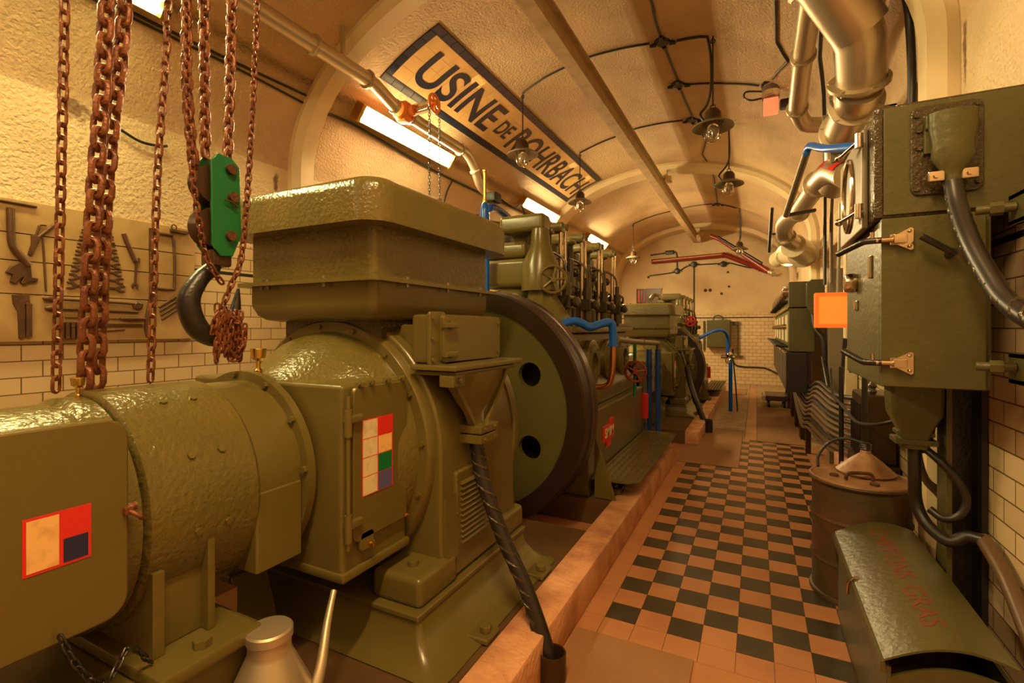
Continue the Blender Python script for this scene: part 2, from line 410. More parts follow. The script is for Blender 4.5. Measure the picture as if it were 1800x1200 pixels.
# arc-length table of the vault on the left side
TAB = []; sacc = 0; pr = None
for k in range(401):
    a = math.pi/2*k/400; p = (CX-VA*math.cos(a), SP+VB*math.sin(a))
    if pr: sacc += math.hypot(p[0]-pr[0], p[1]-pr[1])
    TAB.append((sacc, p, a)); pr = p
def vs(y, s, off=0):
    lo = 0
    while lo < 399 and TAB[lo+1][0] < s: lo += 1
    s0, p0, a0 = TAB[lo]; s1, p1, a1 = TAB[lo+1]; f = (s-s0)/(s1-s0)
    x = p0[0]+(p1[0]-p0[0])*f; z = p0[1]+(p1[1]-p0[1])*f; a = a0+(a1-a0)*f
    nx, nz = math.cos(a)/VA, -math.sin(a)/VB; l = math.hypot(nx, nz)
    return (x+nx/l*off, y, z+nz/l*off)
t = thing('tile_sign', 'tiled sign on the vault reading USINE DE ROHRBACH in navy letters inside a dark border', 'sign', vs(6.4, 1.63))
SY0, SY1, SS0, SS1, BW = 3.75, 9.10, 1.23, 2.03, .095
def stile(mb, y0, y1, s0, s1, th, g=.003, m=3):
    y0 += g; y1 -= g; s0 += g; s1 -= g
    for k in range(m):
        a = s0+(s1-s0)*k/m; c = s0+(s1-s0)*(k+1)/m
        mb.prism([vs(y0, a, -.02), vs(y0, c, -.02), vs(y0, c, th), vs(y0, a, th)], (0, y1-y0, 0))
e = MB(); nb = 34
for k in range(nb):
    ya = SY0+(SY1-SY0)*k/nb; yb = SY0+(SY1-SY0)*(k+1)/nb
    stile(e, ya, yb, SS0, SS0+BW, .012, m=1); stile(e, ya, yb, SS1-BW, SS1, .012, m=1)
for k in range(5):
    sa = SS0+BW+(SS1-SS0-2*BW)*k/5; sb = SS0+BW+(SS1-SS0-2*BW)*(k+1)/5
    stile(e, SY0, SY0+BW, sa, sb, .012, m=1); stile(e, SY1-BW, SY1, sa, sb, .012, m=1)
e.build('tile_border', SNAV, t)
e = MB(); stile(e, SY0, SY1, SS0, SS1, .004, 0, 8); e.build('mortar_bed', GROUT, t)
e = MB(); nn = 26
for k in range(nn):
    ya = SY0+BW+(SY1-SY0-2*BW)*k/nn; yb = SY0+BW+(SY1-SY0-2*BW)*(k+1)/nn
    for q in range(4):
        sa = SS0+BW+(SS1-SS0-2*BW)*q/4; sb = sa+(SS1-SS0-2*BW)/4
        stile(e, ya, yb, sa, sb, .012, .0012, 2)
e.build('tile_field', SIGN, t)
for wd, ya, yb, sa, sb, bd in (('USINE', 4.03, 5.56, 1.40, 1.84, .02), ('DE', 5.68, 6.00, 1.485, 1.725, .02), ('ROHRBACH', 6.12, 8.92, 1.395, 1.84, .018)):
    e = MB(); put_text(e, wd, lambda u, v, l: vs(ya+(yb-ya)*u, sa+(sb-sa)*v, .010+l), .006, bd, 6)
    e.build('lettering', SNAV, t)

# ------------------------------------------------------------ generating set (built once, copied smaller for the second)
AX, AZ = -2.0, 1.0
def bolts(mb, pts, ax, r=.012, h=.01):
    for p in pts: mb.bolt(p, ax, r, h)
def each(name, pts, ax, r, h, m, par, n=6):
    for p in pts: MB().cyl(p, Vector(p)+Vector(ax).normalized()*h, r, n=n).build(name, m, par)
def circ(r, y, n, ph=0, cx=AX, cz=AZ): return [(cx+r*math.cos(ph+2*math.pi*k/n), y, cz+r*math.sin(ph+2*math.pi*k/n)) for k in range(n)]
gen = thing('generator', 'near olive green generator with large boxed air cooler on top and painted colour squares', 'generator', (AX, 2.0, .2), None)
R = gen
# exciter
q = MB().lathe([(.30, 0), (.345, .02), (.36, .06), (.36, 1.02), (.375, 1.04), (.375, 1.10)], (AX, -.3, AZ), (0, 1, 0), 64)
q.box(-2.3, -1.62, -.3, .72, .80, 1.32, .02); q.build('exciter_casing', G, R, bevel=.004)
q = MB().prism([(-1.615, y, z) for y, z in rpoly(.02, .74, .80, 1.352, .06)], (.035, 0, 0))
q.prism([(-1.615, y, z) for y, z in rpoly(.40, .46, .76, .83, .02)], (.035, 0, 0)); q.build('exciter_cover', GS, R, bevel=.006)
for y, z in ((.40, 1.352), (.735, 1.09), (.42, .775)):
    q = MB().cyl((-1.60, y-.02, z), (-1.60, y+.03, z), .012).box(-1.60, -1.565, y-.012, y+.012, z-.012, z+.012, .004); q.tube([(-1.57, y, z), (-1.55, y+.02, z-.02), (-1.57, y+.03, z-.03)], .006)
    q.build('wing_nut', RUST, R)
def patch(name, y0, y1, z0, z1, x, m, th=.0015): return MB().box(x, x+th, y0, y1, z0, z1).build(name, m, R)
def pq(name, quad, x, m, par=None):
    return MB().prism([(x, y, z) for y, z in quad], (.0015, 0, 0)).build(name, m, par or R)
pq('red_square_mark', [(.516, .996), (.652, .996), (.652, 1.137), (.516, 1.137)], -1.580, RED)
pq('cream_mark', [(.523, 1.003), (.585, 1.003), (.585, 1.130), (.523, 1.130)], -1.5788, TAN)
pq('navy_mark', [(.594, 1.003), (.645, 1.003), (.645, 1.063), (.594, 1.063)], -1.5788, NAVY)
q = MB().lathe([(.372, 0), (.392, .012), (.392, .36), (.38, .375)], (AX, .80, AZ), (0, 1, 0), 72)
q.build('exciter_shell', G, R)
for ph in (62, 28, -8, -40):
    for y in (.95, 1.05):
        a = math.radians(ph); each('shell_bolt', [(AX+.388*math.cos(a), y, AZ+.388*math.sin(a))], (math.cos(a), 0, math.sin(a)), .013, .012, GS, R)
q = MB().lathe([(.37, 0), (.375, .01), (.375, .20), (.36, .22)], (AX, 1.17, AZ), (0, 1, 0), 64)
q.box(-2.38, -1.62, 1.16, 1.36, .70, 1.0, .01); q.build('bearing_housing', GS, R, bevel=.004)
q = MB().lathe([(.36, 0), (.415, 0), (.415, .035), (.39, .05)], (AX, 1.36, AZ), (0, 1, 0), 64); bolts(q, circ(.398, 1.36, 12, .1), (0, -1, 0), .014, .016)
q.build('bearing_flange', GS, R)
# end bell and its terminal door box
q = MB().lathe([(.37, 0), (.385, .04), (.42, .12), (.50, .25), (.56, .34), (.585, .44)], (AX, 1.40, AZ), (0, 1, 0), 72)
q.build('end_bell', G, R)
q = MB().box(-2.45, -1.47, 1.42, 1.82, .60, 1.372, .018, 3); q.box(-2.46, -1.455, 1.41, 1.83, .585, .625, .012); q.build('end_bell_box', GS, R)
q = MB().prism([(-1.47, y, z) for y, z in rpoly(1.462, 1.795, .73, 1.36, .03)], (.022, 0, 0))
q.prism([(-1.47, y, z) for y, z in rpoly(1.50, 1.58, .68, .76, .02)], (.022, 0, 0)); d = q.build('terminal_door', GS, R, bevel=.004)
q = MB()
for z in (.80, 1.22): q.box(-1.475, -1.43, 1.425, 1.50, z, z+.035, .008); q.cyl((-1.445, 1.43, z-.05), (-1.445, 1.43, z+.06), .016, n=12)
q.cyl((-1.445, 1.43, .72), (-1.445, 1.43, 1.33), .009); q.build('hinge', GS, d)
for y, z in ((1.50, 1.372), (1.56, 1.375), (1.66, 1.375), (1.76, 1.375), (1.56, .70), (1.79, .74)):
    q = MB().cyl((-1.45, y-.016, z), (-1.45, y+.016, z), .009, n=10); q.box(-1.455, -1.43, y-.006, y+.006, z-.012, z+.010, .003); q.build('wing_nut', BRS if z < 1 else GS, d)
MX = -1.4478
pq('red_panel_mark', [(1.508, .905), (1.697, .905), (1.697, 1.222), (1.508, 1.222)], MX, RED, d)
cw = (1.697-1.508-.012)/2; ch = (1.222-.905-.020)/4
for k in range(4):
    z = .909+k*(ch+.004); y = 1.512
    pq('white_square', [(y, z), (y+cw-.004, z), (y+cw-.004, z+ch), (y, z+ch)], MX+.0012, CRM, d)
    pq(['slate_square', 'green_square', 'tan_square', 'red_square'][k], [(y+cw+.003, z), (y+2*cw-.001, z), (y+2*cw-.001, z+ch), (y+cw+.003, z+ch)], MX+.0012, [VIO, PGR, TAN, RED][k], d)
# stator frame
q = MB().lathe([(.56, 0), (.635, 0), (.65, .02), (.65, .06)], (AX, 1.84, AZ), (0, 1, 0), 72); bolts(q, circ(.61, 1.84, 16, .1), (0, -1, 0), .013, .012); q.build('stator_flange', GS, R)
def statprof(r, zb, flare):
    L = [(AX+r*math.cos(math.radians(a)), AZ+r*math.sin(math.radians(a))) for a in range(0, 181, 5)]
    return L + [(AX-r, .62), (AX-r-flare*.4, .48), (AX-r-flare, zb), (AX+r+flare, zb), (AX+r+flare*.4, .48), (AX+r, .62)]
q = MB(); pr = statprof(.68, .40, .02)
q.prism([(x, 1.885, z) for x, z in pr], (0, .77, 0)); q.box(-2.45, -1.55, 1.95, 2.55, 1.35, 1.60, .03)
q.build('stator_frame', GS, R, bevel=.012)
q = MB().lathe([(.69, 0), (.70, .01), (.70, .05), (.69, .06)], (AX, 2.62, AZ), (0, 1, 0), 72); q.build('stator_rim', GS, R)
for sx in (-1, 1):
    for y0 in (1.68, 2.42):
        x0 = AX+sx*.44; x1 = AX+sx*.715; q = MB().box(min(x0, x1), max(x0, x1), y0, y0+.30, .385, .52, .03, 3)
        if y0 < 2: q.prism([(min(x0, x1)+.01, y0+.22, .5), (max(x0, x1)-.01, y0+.22, .5), (max(x0, x1)-.02, y0+.22, .8), (min(x0, x1)+.05, y0+.22, .66)], (0, .1, 0))
        q.bolt((AX+sx*.60, y0+.1, .52), (0, 0, 1), .026, .022); q.build('foot', GS, R)
q = MB(); rows = []
for g_, z in ((.20, .2), (.14, .215), (.075, .25), (.03, .31), (.012, .37), (0, .375)):
    rows.append([q.bm.verts.new((x, y, z)) for x, y in rpoly(-2.72-g_, -1.285+g_, 1.66-g_*.6, 2.68+g_*.6, .02+g_*.3, 4)])
for a, c in zip(rows, rows[1:]):
    for k in range(len(a)): q._f([a[k], a[(k+1) % len(a)], c[(k+1) % len(a)], c[k]])
q._f(rows[0][::-1]); q._f(rows[-1]); q.box(-2.73, -1.265, 1.64, 2.70, .365, .392, .006)
q.box(-1.2, -1.06, 1.86, 1.98, .2, .225, .006); q.box(-1.2, -1.06, 2.48, 2.62, .2, .225, .006); q.bolt((-1.1, 1.92, .225), (0, 0, 1), .028, .03); q.bolt((-1.1, 2.55, .225), (0, 0, 1), .028, .03)
q.build('skid_base', GS, R, bevel=.004)
q = MB().box(-1.335, -1.30, 1.99, 2.30, .52, .90, .012); d = q.build('vent_cover', GS, R, bevel=.003)
q = MB()
for k in range(12): z = .545+k*.026; q.prism([(-1.302, 2.02, z), (-1.285, 2.02, z+.004), (-1.302, 2.02, z+.018)], (0, .26, 0))
q.build('louvre', GS, d)
each('rivet', [(-1.302, y, z) for y in (1.997, 2.293) for z in (.56, .70, .86)], (1, 0, 0), .006, .006, GS, d)
# exciter pedestal
q = MB().box(-2.30, -1.66, .85, .99, .60, .95, .006); q.box(-2.3, -1.62, .82, .855, .60, .86, .004); q.box(-2.3, -1.62, .985, 1.01, .60, .9, .004)
q.box(-2.4, -1.50, .78, 1.10, .555, .60, .012); q.bolt((-1.56, .93, .60), (0, 0, 1), .028, .025); q.box(-2.45, -1.55, .55, 1.16, .2, .555, .02); q.build('exciter_pedestal', GS, R)
# air cooler box
def slab(x0, x1, y0, y1, z0, z1, r, crown=0):
    """rounded-corner lid with a rolled top edge"""
    m = MB(); rows = []; prof = [(0, z0), (0, z1-.07), (.012, z1-.035), (.04, z1-.012), (.09, z1)] if crown else [(0, z0), (0, z1)]
    for ins, z in prof:
        rows.append([m.bm.verts.new((x, y, z)) for x, y in rpoly(x0+ins, x1-ins, y0+ins, y1-ins, max(r-ins*.6, .01), 6)])
    for a, c in zip(rows, rows[1:]):
        for k in range(len(a)): m._f([a[k], a[(k+1) % len(a)], c[(k+1) % len(a)], c[k]])
    cc = m.bm.verts.new(((x0+x1)/2, (y0+y1)/2, z1+crown)); a = rows[-1]
    for k in range(len(a)): m._f([a[k], a[(k+1) % len(a)], cc])
    m._f(rows[0][::-1]); return m
q = slab(-2.435, -1.565, 1.705, 2.755, 1.83, 2.12, .035); q.build('cooler_body', G, R)
m_ = MB(); rows = []
for ins, z in ((.10, 1.635), (.05, 1.645), (.02, 1.67), (0, 1.72), (0, 1.82)):
    rows.append([m_.bm.verts.new((x, y, z)) for x, y in rpoly(-2.44+ins, -1.56-ins, 1.70+ins, 2.76-ins, .04, 6)])
for a, c in zip(rows, rows[1:]):
    for k in range(len(a)): m_._f([a[k], a[(k+1) % len(a)], c[(k+1) % len(a)], c[k]])
m_._f(rows[0][::-1]); m_._f(rows[-1]); m_.build('cooler_pan', GS, R)
q = slab(-2.49, -1.51, 1.65, 2.81, 1.818, 1.838, .045); d = q.build('cooler_flange', GS, R)
each('flange_bolt', [(-1.53, 1.9, 1.80), (-1.53, 2.25, 1.80), (-1.53, 2.6, 1.8), (-2.3, 1.675, 1.8), (-2.25, 1.675, 1.8), (-1.85, 1.675, 1.8)], (0, 0, 1), .009, .052, STR, d)
q = slab(-2.54, -1.455, 1.59, 2.88, 2.075, 2.29, .13, .035); d = q.build('cooler_lid', G, R)
each('lid_bolt', [(-2.42, 1.93, 2.285), (-2.3, 1.72, 2.275), (-1.55, 2.2, 2.275), (-1.55, 2.6, 2.275), (-2.1, 1.72, 2.275)], (0, 0, 1), .014, .03, DKB, d)
q = MB().box(-2.35, -1.65, 1.85, 2.55, 1.5, 1.66, .02); q.build('cooler_neck', GRK, R)
# terminal box with sealing funnel
q = MB().box(-1.50, -1.36, 1.89, 2.48, 1.43, 1.67, .02); q.box(-1.62, -1.5, 1.95, 2.4, 1.40, 1.62, .01); d = q.build('terminal_box', GS, R)
q = MB().prism([(-1.365, y, z) for y, z in rpoly(1.93, 2.50, 1.435, 1.665, .02)], (.03, 0, 0)); q.prism([(-1.375, y, z) for y, z in rpoly(1.85, 1.98, 1.42, 1.68, .02)], (.018, 0, 0)); q.build('box_lid', GS, d, bevel=.003)
q = MB()
for z in (1.475, 1.615): q.box(-1.345, -1.31, 1.92, 2.02, z-.014, z+.014, .005); q.cyl((-1.33, 1.99, z-.02), (-1.33, 1.99, z+.02), .012, n=10)
q.build('hinge', GS, d)
q = MB(); bolts(q, [(-1.357, 1.87, 1.45), (-1.357, 1.87, 1.55), (-1.357, 1.87, 1.65), (-1.335, 2.47, 1.47), (-1.335, 2.47, 1.63)], (1, 0, 0), .011, .01); q.build('bolt', GS, d)
q = MB().box(-1.46, -1.20, 1.83, 2.52, 1.405, 1.43, .005); q.box(-1.45, -1.22, 1.86, 2.46, 1.38, 1.40, .005)
rows = []
for f, z in ((1, 1.385), (.92, 1.33), (.62, 1.24), (.34, 1.17), (.26, 1.12), (.26, 1.04)):
    rows.append([q.bm.verts.new((x, y, z)) for x, y in [(-1.285+.085*f*math.cos(a)*(1 if f > .3 else 1.5), 2.14+.26*f*math.sin(a)) for a in [2*math.pi*k/24 for k in range(24)]]])
for a, c in zip(rows, rows[1:]):
    for k in range(24): q._f([a[k], a[(k+1) % 24], c[(k+1) % 24], c[k]])
q._f(rows[0]); q._f(rows[-1])
q.build('cable_funnel', GS, d)
q = MB().box(-1.36, -1.20, 2.05, 2.23, 1.03, 1.075, .006); q.box(-1.36, -1.20, 2.05, 2.23, 1.08, 1.12, .006)
for y, s in ((1.88, -1), (2.40, 1)): q.prism([(-1.27, y, 1.38), (-1.27, y+.03*s, 1.38), (-1.27, 2.14+.08*s, 1.12), (-1.27, 2.14+.05*s, 1.12)], (.03, 0, 0))
q.box(-1.30, -1.22, 1.84, 1.94, 1.33, 1.385, .006); q.bolt((-1.22, 1.89, 1.36), (1, 0, 0), .014, .015)
bolts(q, [(-1.20, 2.09, 1.05), (-1.20, 2.19, 1.05), (-1.20, 2.09, 1.10), (-1.20, 2.19, 1.10)], (1, 0, 0), .01, .01); q.build('cable_clamp', GS, d)
# oil cups on the bearings
for p, k in (((AX, .79, 1.37), .5), ((AX, 1.44, 1.395), .85)):
    MB().lathe([(a*k, h*k) for a, h in [(.02, 0), (.02, .02), (.012, .03), (.012, .07), (.035, .085), (.04, .13), (.038, .135)]], p, (0, 0, 1), 20).build('oil_cup', BRS, R)


# engine
eng = thing('diesel_engine', 'near olive diesel engine with dark rimmed flywheel and polished push rods', 'engine', (AX, 5.0, .2))
R = eng; FX, FZ = -2.04, .965
q = MB().lathe([(.80, .03), (.80, -.0), (.84, 0), (.925, 0), (.94, .015), (.94, .14), (.90, .15), (.90, .17), (.94, .18), (.94, .30), (.92, .315), (.5, .315)], (FX, 3.36, FZ), (0, 1, 0), 96, cap=False)
fw = q.build('flywheel_rim', RIM, R)
MB().lathe([(.935, 0), (.948, .006), (.948, .10), (.935, .106)], (FX, 3.545, FZ), (0, 1, 0), 96, cap=False).build('outer_band', DKB, R)
# disc with six round holes
m_ = MB(); bm = m_.bm; NH = 6; seg = 16; yf = 3.39
for k in range(NH):
    a0 = math.radians(-30+60*k)
    hc = (.56*math.cos(a0+math.radians(0)), .56*math.sin(a0)); hr = .095
    # sector a0-30..a0+30 between r .22 and r .81 minus a hole
    outer = []
    for j in range(9): a = a0+math.radians(-30+60*j/8); outer.append((.81*math.cos(a), .81*math.sin(a)))
    for j in range(9): a = a0+math.radians(30-60*j/8); outer.append((.22*math.cos(a), .22*math.sin(a)))
    hole = [(hc[0]+hr*math.cos(2*math.pi*j/seg), hc[1]+hr*math.sin(2*math.pi*j/seg)) for j in range(seg)]
    ov = [bm.verts.new((FX+x, yf, FZ+z)) for x, z in outer]; hv = [bm.verts.new((FX+x, yf, FZ+z)) for x, z in hole]; hb = [bm.verts.new((FX+x, yf+.06, FZ+z)) for x, z in hole]
    es = [bm.edges.new((ov[j], ov[(j+1) % len(ov)])) for j in range(len(ov))]+[bm.edges.new((hv[j], hv[(j+1) % seg])) for j in range(seg)]
    bmesh.ops.triangle_fill(bm, use_beauty=True, edges=es)
    for j in range(seg): m_._f([hv[j], hv[(j+1) % seg], hb[(j+1) % seg], hb[j]])
m_.build('flywheel_disc', FG, R, angle=30)
MB().lathe([(.34, 0), (.34, -.03), (.30, -.05), (.24, -.055), (.22, -.12), (.12, -.13)], (FX, 3.40, FZ), (0, 1, 0), 48).build('flywheel_hub', FG, R)
MB().cyl((AX, 2.70, 1.0), (AX, 3.42, 1.0), .12, n=24).build('shaft', DKB, R)
MB().lathe([(.81, 0), (.81, .01)], (FX, 3.58, FZ), (0, 1, 0), 64).build('flywheel_back', BLK, R)
q = MB().prism([(-2.72, 3.9, .2), (-1.25, 3.9, .2), (-1.25, 3.9, .86), (-1.26, 3.9, .88), (-2.7, 3.9, .88)], (0, 2.2, 0)); q.box(-2.7, -1.34, 3.86, 6.05, .88, 1.02, .012)
for y in (4.05, 4.9, 5.8): q.box(-1.2, -1.02, y, y+.14, .2, .24, .008); q.bolt((-1.08, y+.07, .24), (0, 0, 1), .028, .03)
q.prism([(-1.20, 3.9, .2), (-1.02, 3.9, .2), (-1.20, 3.9, .75)], (0, .03, 0)); q.build('engine_bed', GS, R, bevel=.006)
q = MB().box(-2.62, -1.44, 3.86, 6.05, 1.02, 1.56, .03); q.box(-2.66, -1.38, 3.84, 6.12, 1.56, 1.615, .01)
q.lathe([(.42, 0), (.42, .08)], (AX, 3.80, 1.3), (0, 1, 0), 40)
q.prism([(-1.44, 3.9, 1.02), (-1.36, 3.9, 1.02), (-1.44, 3.9, 1.12)], (0, 2.1, 0))
bolts(q, [(-1.40, 3.95+k*.135, 1.615) for k in range(16)], (0, 0, 1), .012, .014); q.build('crankcase', G, R)
for y in (4.5, 5.1, 5.7):
    q = MB().lathe([(.22, 0), (.22, .05), (.20, .06), (.10, .065), (.10, .03), (.04, .03)], (-1.44, y, 1.27), (1, 0, 0), 36); bolts(q, [(-1.385, y+.17*math.cos(a), 1.27+.17*math.sin(a)) for a in [math.pi/4*k for k in range(8)]], (1, 0, 0), .011, .012)
    q.build('inspection_cover', G, R)
# bell housing between flywheel and crankcase
MB().lathe([(.86, 0), (.84, .03), (.60, .10), (.50, .16)], (FX, 3.70, FZ+.05), (0, 1, 0), 64).build('flywheel_guard', GS, R)
cyl_y = (4.20, 4.81, 5.42, 6.03-.02)
for k, y in enumerate(cyl_y):
    q = MB().lathe([(.245, 0), (.25, .03), (.25, .28), (.235, .33), (.22, .35)], (-2.08, y, 1.60), (0, 0, 1), 36); q.box(-2.32, -1.84, y-.24, y+.24, 1.97, 2.24, .05, 3)
    q.lathe([(.06, 0), (.06, .015), (.03, .02)], (-1.842, y-.06, 2.1), (1, 0, 0), 20)
    q.build('engine_cylinder', GS, R)
    q = MB().box(-2.30, -1.86, y-.22, y+.22, 2.24, 2.40, .05, 3); q.box(-2.22, -1.62, y+.05, y+.17, 2.50, 2.60, .03); q.box(-2.25, -1.9, y-.1, y+.18, 2.38, 2.5, .03)
    q.lathe([(.04, 0), (.045, .04), (.03, .08)], (-1.75, y-.03, 2.50), (1, 0, 0), 14); q.build('cylinder_head', GS, R)
    for j, yy_ in enumerate((y+.10, y+.22)):
        q = MB().cyl((-1.65, yy_, 1.62), (-1.65, yy_, 2.56), .017, n=14); q.cyl((-1.65, yy_, 1.64), (-1.65, yy_, 1.80), .028, n=12); rd = q.build('push_rod', CHR, R)
        MB().lathe([(.03, 0), (.036, .015), (.036, .045), (.022, .06)], (-1.65, yy_, 2.54), (0, 0, 1), 16).build('rod_cap', GS, rd)
    q = MB().box(-1.76, -1.50, y-.12, y+.32, 1.61, 1.66, .01)
    q.cyl((-1.56, y+.02, 1.62), (-1.56, y+.02, 2.02), .045, n=14); q.cyl((-1.56, y+.02, 2.0), (-1.56, y+.02, 2.12), .026, n=12); q.box(-1.64, -1.50, y-.06, y+.10, 1.78, 1.90, .012)
    q.cyl((-1.70, y-.1, 1.62), (-1.70, y-.1, 2.3), .03, n=12); q.cyl((-1.60, y+.30, 1.62), (-1.60, y+.30, 1.95), .03, n=12)
    q.tube([(-1.56, y+.02, 2.10), (-1.60, y+.02, 2.25), (-1.75, y-.02, 2.33), (-1.86, y-.02, 2.33)], .012, 8)
    q.lathe([(.03, 0), (.05, .02), (.05, .05), (.02, .07)], (-1.50, y+.02, 1.84), (1, 0, 0), 12); q.tube([(-1.62, y+.05, 1.95), (-1.53, y+.16, 2.0), (-1.56, y+.30, 1.93)], .014, 8)
    q.ball((-1.74, y+.16, 2.2), .05); q.ball((-1.70, y+.26, 1.98), .055); q.cyl((-1.8, y+.16, 2.0), (-1.8, y+.16, 2.5), .035, n=12)
    q.build('injection_pump', ENM, R)
q = MB().lathe([(.17, 0), (.17, .22), (.09, .40), (.08, .55)], (-1.72, 3.98, 1.93), (0, 0, 1), 28); q.cyl((-1.72, 3.98, 1.60), (-1.72, 3.98, 1.93), .11, n=20); q.box(-2.1, -1.66, 3.9, 4.1, 2.46, 2.62, .04, 3)
q.prism([(-1.9, 3.90, 1.60), (-1.40, 3.90, 1.60), (-1.60, 3.90, 1.90), (-1.80, 3.90, 1.90)], (0, .16, 0))
gv = q.build('governor', GS, R)
MB().wheel((-1.56, 3.88, 2.02), (.55, -.8, 0), .115, .014, 5).build('handwheel', GS, gv)
MB().tube([(-2.35, 4.0, 2.5), (-2.3, 4.3, 2.62), (-2.3, 6.1, 2.62)], .05, 12).build('intake_manifold', GS, R)
q = MB().box(-1.255, -1.235, 4.32, 4.66, .56, .70, .003); q.box(-1.255, -1.235, 4.55, 4.66, .69, .745, .003); q.box(-1.255, -1.235, 4.42, 4.55, .50, .56, .003); pl = q.build('nameplate', RED, R)
q = MB(); put_text(q, 'SMIM', lambda u, v, l: (-1.2348+l, 4.34+.30*u, .59+.09*v), .002, .02); q.build('lettering', CRM, pl)
q = MB().box(-1.26, -1.19, 6.04, 6.11, .50, .80, .004); q.build('red_bracket', RED, R)
# checker plate step
def steptread(x0, x1, y0, y1, z, label, group=None):
    t = thing('step_plate', label, 'step', ((x0+x1)/2, (y0+y1)/2, .2), group)
    c = .09; MB().prism([(x0, y0, z-.012), (x1-c, y0, z-.012), (x1, y0+c, z-.012), (x1, y1, z-.012), (x0, y1, z-.012)], (0, 0, .012)).build('tread', GS, t)
    q = MB(); ny = int((y1-y0)/.055); nx = int((x1-x0)/.055)
    for j in range(ny):
        for i in range(nx):
            cx = x0+.03+i*.055; cy = y0+.03+j*.055
            if (cx-x1+c)+(y0+c-cy) > c-.02 and cy < y0+c and cx > x1-c: continue
            a = math.pi/4 if (i+j) % 2 else -math.pi/4; dx, dy = .017*math.cos(a), .017*math.sin(a); w = .005
            q.prism([(cx-dx, cy-dy, z), (cx+dy*w/.017, cy-dx*w/.017, z), (cx+dx, cy+dy, z), (cx-dy*w/.017, cy+dx*w/.017, z)], (0, 0, .0035))
    q.build('raised_tread_pattern', GS, t)
    for y in (y0+.2, y1-.2):
        q = MB(); q.box(x0, x1-.05, y-.02, y+.02, z-.05, z-.012); q.box(x0, x0+.03, y-.02, y+.02, .2, z-.012); q.prism([(x0+.02, y-.01, .21), (x0+.02, y-.01, .26), (x1-.07, y-.01, z-.03), (x1-.03, y-.01, z-.03)], (0, .02, 0)); q.build('bracket', DKB, t)
    return t
steptread(-1.235, -.85, 3.93, 6.08, .35, 'green checker plate step beside the near engine bed')

# second generating set: smaller, further down the hall, same build
GROUPSET = 'green generating sets standing in a row'
for src, lab, loc in ((gen, 'far smaller olive generator with boxed air cooler, beyond the near engine', (-1.67, 8.62, .18)),
                      (eng, 'far smaller olive diesel engine with dark flywheel, behind the far generator', (-1.67, 11.26, .18))):
    dup(src, loc, lab, None, .88)
steptread(-1.0, -.65, 10.9, 12.9, .33, 'far green checker plate step at the foot of the far engine')

# ------------------------------------------------------------ cables and pipes around the near set
def cable(name, pts, r, m, label, cat='cable', group=None, par=None, n=10, smooth=4):
    o = MB().tube(pts, r, n, smooth).build(name, m, par)
    if not par: tag(o, label, cat, group)
    return o
t = thing('power_cable', 'thick dark twisted cable dropping from the near generator funnel into a floor pipe', 'cable', (-.83, 2.06, 0))
cable('cable_core', [(-1.285, 2.14, 1.05), (-1.24, 2.13, .85), (-1.12, 2.12, .58), (-.98, 2.10, .36), (-.86, 2.07, .12), (-.84, 2.06, .02)], .036, CBL, None, par=t, n=14)
q = MB(); q.lathe([(.062, 0), (.062, .13), (.054, .13), (.054, .01)], (-.83, 2.06, 0), (0, 0, 1), 24, cap=False); q.build('floor_sleeve', DKB, t)
q = MB()
P0 = [Vector(p) for p in [(-1.285, 2.14, 1.05), (-1.24, 2.13, .85), (-1.12, 2.12, .58), (-.98, 2.10, .36), (-.88, 2.075, .14)]]
def lerp_path(P, f):
    f *= len(P)-1; i = min(int(f), len(P)-2); return P[i].lerp(P[i+1], f-i)
for hnd in (0, 1): q.tube([lerp_path(P0, k/60)+Vector((.035*math.cos(k*.8+hnd*3.14), .035*math.sin(k*.8+hnd*3.14), 0)) for k in range(61)], .007, 6, 0)
q.build('spiral_wrapping', GRK, t)
t = thing('power_cable', 'thick dark cable leaning from the far generator down to the brown mat', 'cable', (-.72, 8.5, 0))
cable('cable_core', [(-1.04, 8.60, .95), (-.98, 8.5, .7), (-.80, 8.2, .3), (-.66, 8.02, .02)], .045, CBL, None, par=t); MB().lathe([(.06, 0), (.06, .2), (.05, .2), (.05, .01)], (-.66, 8.02, 0), (0, 0, 1), 20, cap=False).build('floor_sleeve', BLK, t)

def pipe(name, label, segs, cat='pipe', loc=None, group=None):
    """segs: (part name, points, radius, material, flange points [(p, axis)])"""
    t = thing(name, label, cat, loc or segs[0][1][0], group)
    for pn, pts, r, m, fl, sm in segs:
        o = MB().tube(pts, r, 20, sm).build(pn, m, t)
        for p, ax in fl:
            q = MB().lathe([(r*1.02, -.010), (r*1.26, -.010), (r*1.26, .010), (r*1.02, .010)], p, ax, 28)
            a = Vector(ax).normalized(); u = a.orthogonal().normalized(); w = a.cross(u)
            for k in range(6): th = k*math.pi/3; q.bolt(Vector(p)+(u*math.cos(th)+w*math.sin(th))*r*1.14-a*.02, a, r*.09, .04)
            q.build('flange', FL if m is ALU else m, t)
    return t
t = pipe('cooling_pipe', 'blue pipe from behind the flywheel turning down into copper beside the near engine', [
    ('blue_pipe', [(-1.50, 3.84, 1.62), (-1.42, 3.95, 1.66), (-1.36, 4.02, 1.65), (-1.30, 4.09, 1.61), (-1.25, 4.2, 1.635), (-1.19, 4.30, 1.655), (-1.165, 4.33, 1.63), (-1.16, 4.34, 1.56), (-1.16, 4.34, 1.46)], .036, BLUE, [((-1.16, 4.34, 1.45), (0, 0, 1))], 4),
    ('copper_pipe', [(-1.16, 4.34, 1.45), (-1.17, 4.34, 1.2), (-1.22, 4.34, 1.08), (-1.40, 4.34, 1.05)], .026, COP, [], 4)])
